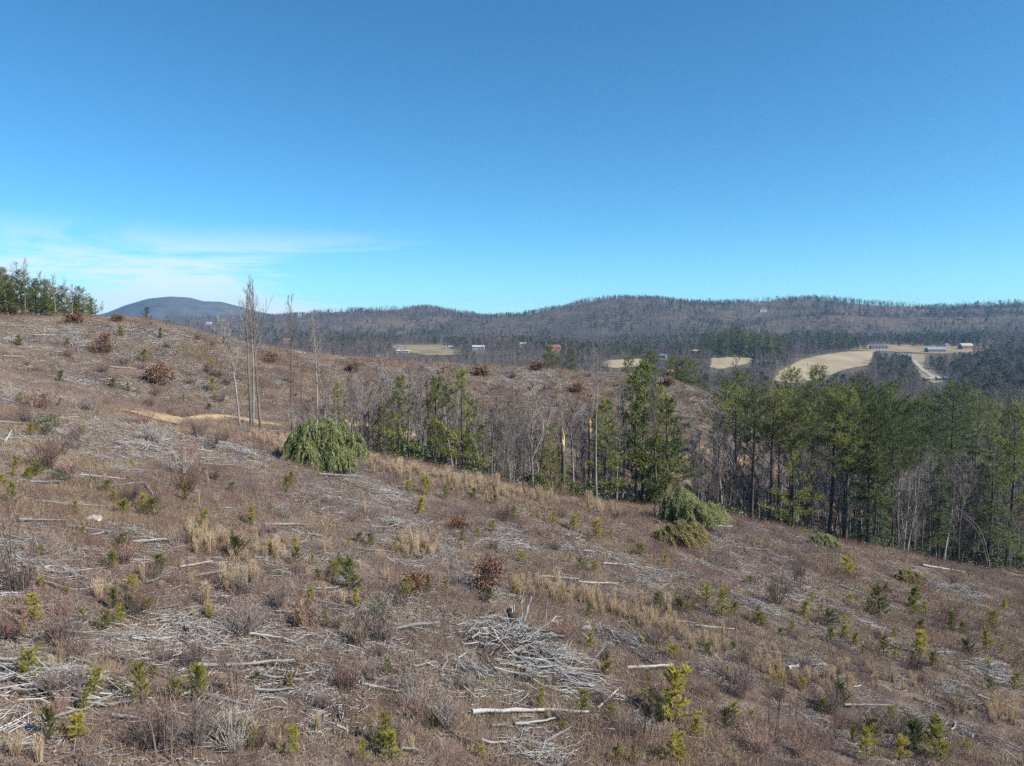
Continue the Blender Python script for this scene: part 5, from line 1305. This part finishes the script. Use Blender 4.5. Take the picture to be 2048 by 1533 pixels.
# ------------------------------------------------------------------ scattered stuff (nobody could count it)
def protos(name, meshes):
    c = bpy.data.collections.new(name)
    for i, me in enumerate(meshes):
        o = bpy.data.objects.new('%s_piece' % name, me); c.objects.link(o)
    return c
def scatter(name, label, meshes, P, scale, tilt=True, idx=None, wide=None, lean=0.0):
    """one object: points carrying a turn, a size and a choice of mesh, filled by geometry nodes"""
    N = len(P)
    me = bpy.data.meshes.new(name); me.vertices.add(N); me.vertices.foreach_set('co', np.asarray(P, float).ravel())
    a = rng.uniform(0, 2 * math.pi, N)
    if tilt:
        e = .6
        sx = (HQ(P[:, 0] + e, P[:, 1]) - HQ(P[:, 0] - e, P[:, 1])) / (2 * e); sy = (HQ(P[:, 0], P[:, 1] + e) - HQ(P[:, 0], P[:, 1] - e)) / (2 * e)
        nz = np.stack([-sx, -sy, np.ones(N)], 1)
    else:
        nz = np.stack([rng.normal(0, lean, N), rng.normal(0, lean, N), np.ones(N)], 1)
    nz /= np.linalg.norm(nz, axis=1, keepdims=True)
    xa = np.stack([np.cos(a), np.sin(a), np.zeros(N)], 1); xa -= nz * (xa * nz).sum(1, keepdims=True); xa /= np.linalg.norm(xa, axis=1, keepdims=True)
    ya = np.cross(nz, xa)
    R = np.stack([xa, ya, nz], -1)
    eul = np.stack([np.arctan2(R[:, 2, 1], R[:, 2, 2]), np.arcsin(np.clip(-R[:, 2, 0], -1, 1)), np.arctan2(R[:, 1, 0], R[:, 0, 0])], 1)
    me.attributes.new('turn', 'FLOAT_VECTOR', 'POINT').data.foreach_set('vector', eul.astype(np.float32).ravel())
    s = np.broadcast_to(np.asarray(scale, float), (N,)); w = s if wide is None else s * wide
    me.attributes.new('size', 'FLOAT_VECTOR', 'POINT').data.foreach_set('vector', np.stack([w, w, s], 1).astype(np.float32).ravel())
    if idx is None: idx = rng.integers(0, len(meshes), N)
    me.attributes.new('pick', 'INT', 'POINT').data.foreach_set('value', np.asarray(idx, np.int32))
    o = link(name, me); tag(o, label, kind='stuff')
    ng = bpy.data.node_groups.new(name + '_nodes', 'GeometryNodeTree')
    ng.interface.new_socket('Geometry', in_out='INPUT', socket_type='NodeSocketGeometry'); ng.interface.new_socket('Geometry', in_out='OUTPUT', socket_type='NodeSocketGeometry')
    nd = ng.nodes; gi = nd.new('NodeGroupInput'); go = nd.new('NodeGroupOutput')
    ci = nd.new('GeometryNodeCollectionInfo'); ci.inputs['Collection'].default_value = protos(name, meshes); ci.inputs['Separate Children'].default_value = True; ci.inputs['Reset Children'].default_value = True
    ip = nd.new('GeometryNodeInstanceOnPoints'); ip.inputs['Pick Instance'].default_value = True
    def attr(n, t):
        x = nd.new('GeometryNodeInputNamedAttribute'); x.data_type = t; x.inputs['Name'].default_value = n; return x.outputs['Attribute']
    mp = nd.new('GeometryNodeMeshToPoints'); ng.links.new(gi.outputs[0], mp.inputs['Mesh']); ng.links.new(mp.outputs[0], ip.inputs['Points'])
    ng.links.new(ci.outputs[0], ip.inputs['Instance']); ng.links.new(attr('pick', 'INT'), ip.inputs['Instance Index'])
    er = nd.new('FunctionNodeEulerToRotation'); ng.links.new(attr('turn', 'FLOAT_VECTOR'), er.inputs[0]); ng.links.new(er.outputs[0], ip.inputs['Rotation'])
    ng.links.new(attr('size', 'FLOAT_VECTOR'), ip.inputs['Scale']); ng.links.new(ip.outputs[0], go.inputs[0])
    md = o.modifiers.new('scatter', 'NODES'); md.node_group = ng
    return o
def litter_sticks(seed, n, R, lo, hi, rad):
    m = MB()
    for k in range(n):
        L = rng.uniform(lo, hi); a = rng.normal(0, .8); x, y = rng.uniform(-R, R, 2); e = rng.normal(.05, .14)
        d = np.array([math.cos(a) * math.cos(e), math.sin(a) * math.cos(e), math.sin(e)]); p = np.array([x, y, rng.uniform(.01, .14)])
        q = p + d * L * .5 + rng.normal(size=3) * .03 * L
        m.tube([p - d * L / 2, q - d * L * .25, p + d * L / 2], [rad * rng.uniform(.6, 1.5), rad, rad * .4], 3, cap=False)
    return m.mesh('sticks', 'stick')
STK = [litter_sticks(i, 28, .9, .15, .95, .011) for i in range(6)]
BRS = []
for i in range(6):
    m = MB()
    for k in range(9):
        s = stems(rng.uniform(.35, .85), 4, 900 + i * 20 + k, .45, 4, .009, .0045); off = np.array([*rng.uniform(-.6, .6, 2), 0]); m.add(np.concatenate(s.v) + off, s.f)
    BRS.append(m.mesh('brush', 'brush' if i % 3 else 'twig_red'))
GRS = []
for i in range(5):
    m = MB(); n = 150; q = np.c_[rng.uniform(-.7, .7, (n, 2)), np.zeros(n)]; m.tris(q, np.c_[rng.normal(0, .6, (n, 2)), np.ones(n)], rng.uniform(.12, .45, n), .016); GRS.append(m.mesh('grass', 'dry'))
LIT = []
for i in range(4):
    m = MB(); n = 170; q = np.c_[rng.uniform(-.9, .9, (n, 2)), rng.uniform(.01, .08, n)]; m.quads(q, np.c_[rng.normal(0, 1, (n, 2)), rng.normal(.1, .35, n)], rng.uniform(.04, .10, n), .045); LIT.append(m.mesh('leaves', 'litter'))
def near_points(rho, ref=45.0, y0=13.0, y1=214.0, power=1.0):
    """points over the near slopes, thinning with distance (rho per square metre up to ref)"""
    out = []
    for a in np.arange(y0, y1, 6.0):
        b = min(a + 6, y1); w = .80 * b + 14; n = int(2 * w * (b - a) * rho * min(1, (ref / b) ** power))
        out.append(np.c_[rng.uniform(-w, w, n), rng.uniform(a, b, n)])
    q = np.concatenate(out); return q[:, 0], q[:, 1]
def off_road(x, y, r=2.3):
    ok = np.ones(len(x), bool)
    for rd in ROADS[:3]:
        ok &= ((x[:, None] - rd[None, ::2, 0]) ** 2 + (y[:, None] - rd[None, ::2, 1]) ** 2).min(1) > r * r
    return ok
def inwood(x, y):
    px = pxof(x, y); t = treeline(px)
    return (px > 655) & (y > t) & (y < t + np.where(px > 1430, 400, np.interp(px, [650, 900, 1430], [20, 32, 44])))
def P3(x, y, dz=0.0):
    return np.c_[x, y, HQ(x, y) + dz]
grow = lambda y: np.clip(y / 45.0, 1, 3.2) ** .5
HOT = [(60, 1090, 40), (420, 1275, 60), (250, 1285, 60), (550, 1300, 60), (120, 1380, 70), (1060, 1300, 60), (950, 1360, 50), (40, 1270, 60), (60, 1400, 60), (330, 1330, 60), (480, 1280, 60), (560, 1370, 50), (1120, 1370, 60), (1240, 1300, 40), (460, 905, 60), (80, 1140, 60), (300, 1080, 50), (800, 1080, 60), (760, 1000, 45), (1010, 1095, 50), (880, 1255, 40), (1512, 1222, 40), (1612, 1337, 40), (1985, 1346, 50), (1700, 1190, 50), (150, 670, 60), (230, 665, 50), (360, 740, 40), (1900, 1180, 50), (1075, 1510, 60), (650, 1420, 50), (1380, 800, 40), (1060, 750, 50), (1450, 1330, 50), (980, 1180, 40), (60, 760, 50), (100, 800, 60), (300, 690, 40), (420, 790, 40), (250, 860, 60), (60, 900, 60), (170, 900, 50), (330, 900, 50), (700, 985, 60), (900, 1130, 50), (1290, 1130, 50), (1500, 1140, 50), (600, 1130, 50), (700, 1290, 60)]
HOTW = [(G(a, b), s) for a, b, s in HOT]
def slash_map(x, y):
    v = sstep(.46, .74, fbm(x, y * 1.6, 6, 31, 3)) * .8
    for g, s in HOTW:
        r = s / FPX * g.y * 1.6; v = v + 1.2 * np.exp(-(((x - g.x) / r) ** 2 + ((y - g.y) / (r * 1.3)) ** 2))
    return np.clip(v, 0, 1.3)
x, y = near_points(1.5, power=1.2)
k = (rng.random(len(x)) < .07 + .80 * slash_map(x, y)) & off_road(x, y) & ~inwood(x, y); x, y = x[k], y[k]
scatter('slash_litter', 'grey-white broken sticks strewn over the clearcut ground', STK, P3(x, y), rng.uniform(.6, 1.25, len(x)) * grow(y))
x, y = near_points(2.1, power=1.2); b = fbm(x, y, 11, 41, 3); red = fbm(x, y, 17, 43, 2)
k = (rng.random(len(x)) < .25 + sstep(.36, .62, b)) & off_road(x, y) & (rng.random(len(x)) > slash_map(x, y) * .55); x, y, red = x[k], y[k], red[k]
pick = np.where(rng.random(len(x)) < sstep(.4, .65, red) * .75 + np.where((y > 125), .25, 0), 3 * rng.integers(0, 2, len(x)), np.array([1, 2, 4, 5])[rng.integers(0, 4, len(x))])
scatter('dry_brush', 'dry brown brush and weed stems covering the clearcut', BRS, P3(x, y), rng.uniform(.6, 1.25, len(x)) * grow(y), idx=pick)
x, y = near_points(1.8, power=1.15); b = fbm(x, y, 8, 51, 3)
k = (rng.random(len(x)) < .18 + .9 * sstep(.45, .68, b)) & off_road(x, y) & ~inwood(x, y); x, y = x[k], y[k]
scatter('dry_grass', 'short dry tan grass between the brush', GRS, P3(x, y), rng.uniform(.7, 1.2, len(x)) * grow(y))
x, y = near_points(.6, power=1.2); k = off_road(x, y); x, y = x[k], y[k]
scatter('leaf_litter', 'brown fallen leaves and bark chips on the ground', LIT, P3(x, y), rng.uniform(.8, 1.3, len(x)) * grow(y))
x, y = near_points(.16, power=.6); b = fbm(x, y, 13, 61, 2); k = (rng.random(len(x)) < .15 + 1.2 * sstep(.5, .68, b)) & off_road(x, y) & ~inwood(x, y); x, y = x[k], y[k]
Q = np.concatenate([P3(x, y), BAND]); scatter('broomsedge_grass', 'scattered tan broomsedge grass across the clearcut', TU, Q, np.r_[rng.uniform(.4, .85, len(x)), rng.uniform(.6, 1.15, len(BAND))], tilt=False, lean=.06)

# thin saplings too many to count, filling the ravine and the floor of the right-hand wood
def joined(pr, nm):
    a, b = pr[0], pr[1]; mats = [a.materials[0], b.materials[0]]
    v = [tuple(q.co) for q in a.vertices] + [tuple(q.co) for q in b.vertices]; f = [tuple(p.vertices) for p in a.polygons] + [tuple(i + len(a.vertices) for i in p.vertices) for p in b.polygons]
    me = bpy.data.meshes.new(nm); me.from_pydata(v, [], f); me.materials.append(mats[0]); me.materials.append(mats[1])
    me.polygons.foreach_set('material_index', [0] * len(a.polygons) + [1] * len(b.polygons)); me.update(); return me
JT = [joined(p, 'thicket_sapling') for p in THIN]; ht = np.array([p[2] for p in THIN])
px = np.r_[rng.uniform(590, 1480, 520), rng.uniform(1450, 2120, 480)]; t = treeline(px)
y = t + np.where(px < 1460, rng.uniform(-1.5, 1, len(px)) + rng.random(len(px)) * np.interp(px, [650, 900, 1430], [26, 40, 52]), rng.random(len(px)) * 70); x = (px - 1024) / 1466.0 * y
h = np.where(px < 1460, rng.uniform(2.5, 10.5, len(px)) * np.interp(px, [590, 800], [.4, 1]), rng.uniform(4, 14, len(px))); k = off_road(x, y, 2.5)
for c in CONIFERS + [(1126, 98), (1180, 112), (1195, 101), (1312, 110)]:
    k &= ~((np.abs(px - c[0]) < 15) & (y < c[1] + 1) & (c[0] < 1460))
x, y, h = x[k], y[k], h[k]; i = rng.integers(0, 4, len(x))
scatter('sapling_thicket', 'grey thicket of thin leafless saplings in the ravine and under the wood', JT, P3(x, y), h / ht[i], tilt=False, idx=i, lean=.09)

# ---- woods beyond the ones told apart
def far_bare(seed, h=14.0):
    r = random.Random(seed); m = MB(); m.tube([(0, 0, -1), (.2, 0, h * .55), (.1, .1, h * .85)], [.2, .14, .05], 3, cap=False)
    n = 26; z = rng.uniform(.35, .95, n) * h; a = rng.uniform(0, 6.28, n); up = rng.uniform(.5, 1.3, n); L = h * rng.uniform(.16, .30, n) * (1.25 - z / h * .7)
    D = np.c_[np.cos(a), np.sin(a), up]; D /= np.linalg.norm(D, axis=1, keepdims=True); C = np.c_[np.zeros(n), np.zeros(n), z]; m.tris(C, D, L, .13)
    j = rng.integers(0, n, 110); C2 = C[j] + D[j] * (L[j] * rng.uniform(.3, .95, 110))[:, None]; m.tris(C2, D[j] + rng.normal(size=(110, 3)) * .45, rng.uniform(.8, 2.2, 110), .075)
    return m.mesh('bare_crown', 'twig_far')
def far_pine(seed, h=17.0):
    m = MB(); m.tube([(0, 0, -1), (0, 0, h * .9)], [.25, .06], 3, cap=False); n = 260
    q = rng.random(n) ** .8; z = h * (.22 + .76 * q); R = h * .19 * (1.12 - q) ** .75 * rng.random(n) ** .45; a = rng.uniform(0, 6.28, n)
    m.tris(np.c_[np.cos(a) * R, np.sin(a) * R, z], np.c_[np.cos(a), np.sin(a), rng.uniform(-.1, .9, n)] + rng.normal(size=(n, 3)) * .3, rng.uniform(.8, 1.9, n), .62)
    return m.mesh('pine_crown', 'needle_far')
FB = [far_bare(i, h) for i, h in enumerate((14, 13, 15, 12))]; FP = [far_pine(i, h) for i, h in enumerate((17, 15, 19))]
def points_wedge(y0, y1, area, k=.80):
    n = int(k * (y1 * y1 - y0 * y0) / area); y = np.sqrt(rng.uniform(y0 * y0, y1 * y1, n)); return rng.uniform(-k, k, n) * y, y
def visible(x, y, z, h):
    """drop what lies behind a ridge"""
    ub = np.linspace(-.85, .85, 171); db = np.geomspace(40, 4200, 240)
    U, D = np.meshgrid(ub, db); sl = H(U * D, D) / D; mx = np.maximum.accumulate(sl, 0)
    i = np.clip(((x / y + .85) / .01).round().astype(int), 0, 170); j = np.clip(np.searchsorted(db, y) - 2, 0, 239)
    return (z + h) / y > mx[j, i] - .0015
def wood_kind(x, y, frac=.13):
    px, py = project(x, y, H(x, y)); n = fbm(x, y, 150, 71, 3); p = frac * 2.6 * sstep(.42, .62, n) + frac * .35
    cove = 1 - np.abs(2 * fbm(x + 0.25 * y, y, 420, 5, 3) - 1); p = p + .5 * (1 - sstep(.45, .68, cove)) * sstep(1150, 1500, y)      # more dark evergreens in the hollows, their colour standing in for the folds' shade
    for poly, pr in (([(1385, 712), (1400, 690), (1570, 690), (1580, 712)], .3), ([(1780, 702), (1780, 682), (1960, 680), (1960, 702)], .3), ([(700, 700), (640, 665), (760, 660), (800, 690)], .35), ([(1900, 800), (1900, 720), (2100, 715), (2100, 830)], .3)):
        p = np.where(in_poly(px, py, poly), pr, p)
    return rng.random(len(x)) < p
# mid distance: from the ravine out to the valley floor
x, y = points_wedge(150, 470, 26); px = pxof(x, y); t = treeline(px)
ok = ((px > 1455) & (y > t + 60)) | ((px <= 1455) & (px > 330) & (y > 232)) | ((px <= 330) & (y > 215))
x, y = x[ok], y[ok]; z = H(x, y); h = rng.uniform(9, 16, len(x)) * np.where(pxof(x, y) < 1455, np.interp(y, [230, 300], [.45, 1]), 1.0)
ok = clear_of(x, y, z, h) & visible(x, y, z, h)
# keep the skyline of the knoll and the left shoulder free
pyt = project(x, y, z + h)[1]; lim = np.interp(pxof(x, y), [0, 215, 330, 520, 900, 1340, 1500, 1700, 2048], [500, 600, 648, 690, 712, 722, 750, 768, 775]); ok &= pyt > lim
x, y, z, h = x[ok], y[ok], z[ok], h[ok]; con = wood_kind(x, y, .07)
ms = [BARE[0], BARE[1], BARE[3], BARE[7], THIN[1]]
JB = [joined(p, 'bare_tree_mass') for p in ms]; JP = [joined(p, 'pine_tree_mass') for p in (PINE[0], PINE[1], PINE[4])]
hb = np.array([p[2] for p in ms]); hp = np.array([PINE[0][2], PINE[1][2], PINE[4][2]])
i = rng.integers(0, 5, len(x))
scatter('bare_woods', 'grey leafless woods filling the valley below the knoll', JB, np.c_[x, y, z][~con], (h / hb[i])[~con], tilt=False, idx=i[~con], lean=.04)
i = rng.integers(0, 3, len(x))
scatter('pine_woods', 'green pines mixed through the valley woods', JP, np.c_[x, y, z][con], (1.1 * h / hp[i])[con], tilt=False, idx=i[con], lean=.02)
# far valley and ridges
xs, ys = [], []
for y0, y1, ar in ((440, 1000, 46), (1000, 1700, 60), (1700, 3300, 95)):
    a, b = points_wedge(y0, y1, ar); xs.append(a); ys.append(b)
x, y = np.concatenate(xs), np.concatenate(ys); z = H(x, y); h = rng.uniform(9.5, 15.5, len(x)) * (1 + .12 * (y > 1700))
ok = visible(x, y, z, h); x, y, z, h = x[ok], y[ok], z[ok], h[ok]
ok = clear_of(x, y, z, h); x, y, z, h = x[ok], y[ok], z[ok], h[ok]
con = wood_kind(x, y, .085) & (rng.random(len(x)) < np.where(y > 1500, .6, 1)); i = rng.integers(0, 4, len(x)); pass
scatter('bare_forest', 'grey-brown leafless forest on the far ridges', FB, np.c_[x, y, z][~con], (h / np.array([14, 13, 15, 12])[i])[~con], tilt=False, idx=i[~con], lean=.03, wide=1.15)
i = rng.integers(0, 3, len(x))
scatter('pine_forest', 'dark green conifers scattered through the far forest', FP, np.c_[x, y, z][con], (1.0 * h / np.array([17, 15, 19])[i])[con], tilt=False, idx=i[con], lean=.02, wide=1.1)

# ------------------------------------------------------------------ the air
def haze():
    m = MB(); m.box(-5300, 5300, -450, 5200, -77, 178)
    mt = bpy.data.materials.new('haze_air'); mt.use_nodes = True; nt = mt.node_tree; nt.nodes.clear()
    out = nt.nodes.new('ShaderNodeOutputMaterial'); v = nt.nodes.new('ShaderNodeVolumePrincipled')
    v.inputs['Color'].default_value = (0.36, 0.64, 1.0, 1); v.inputs['Density'].default_value = 0.78e-4; v.inputs['Anisotropy'].default_value = 0.2
    nt.links.new(v.outputs[0], out.inputs['Volume'])
    me = m.mesh('haze', mt); tag(link('haze', me), 'thin blue haze over the far hills', kind='stuff')
haze()
finish_labels()
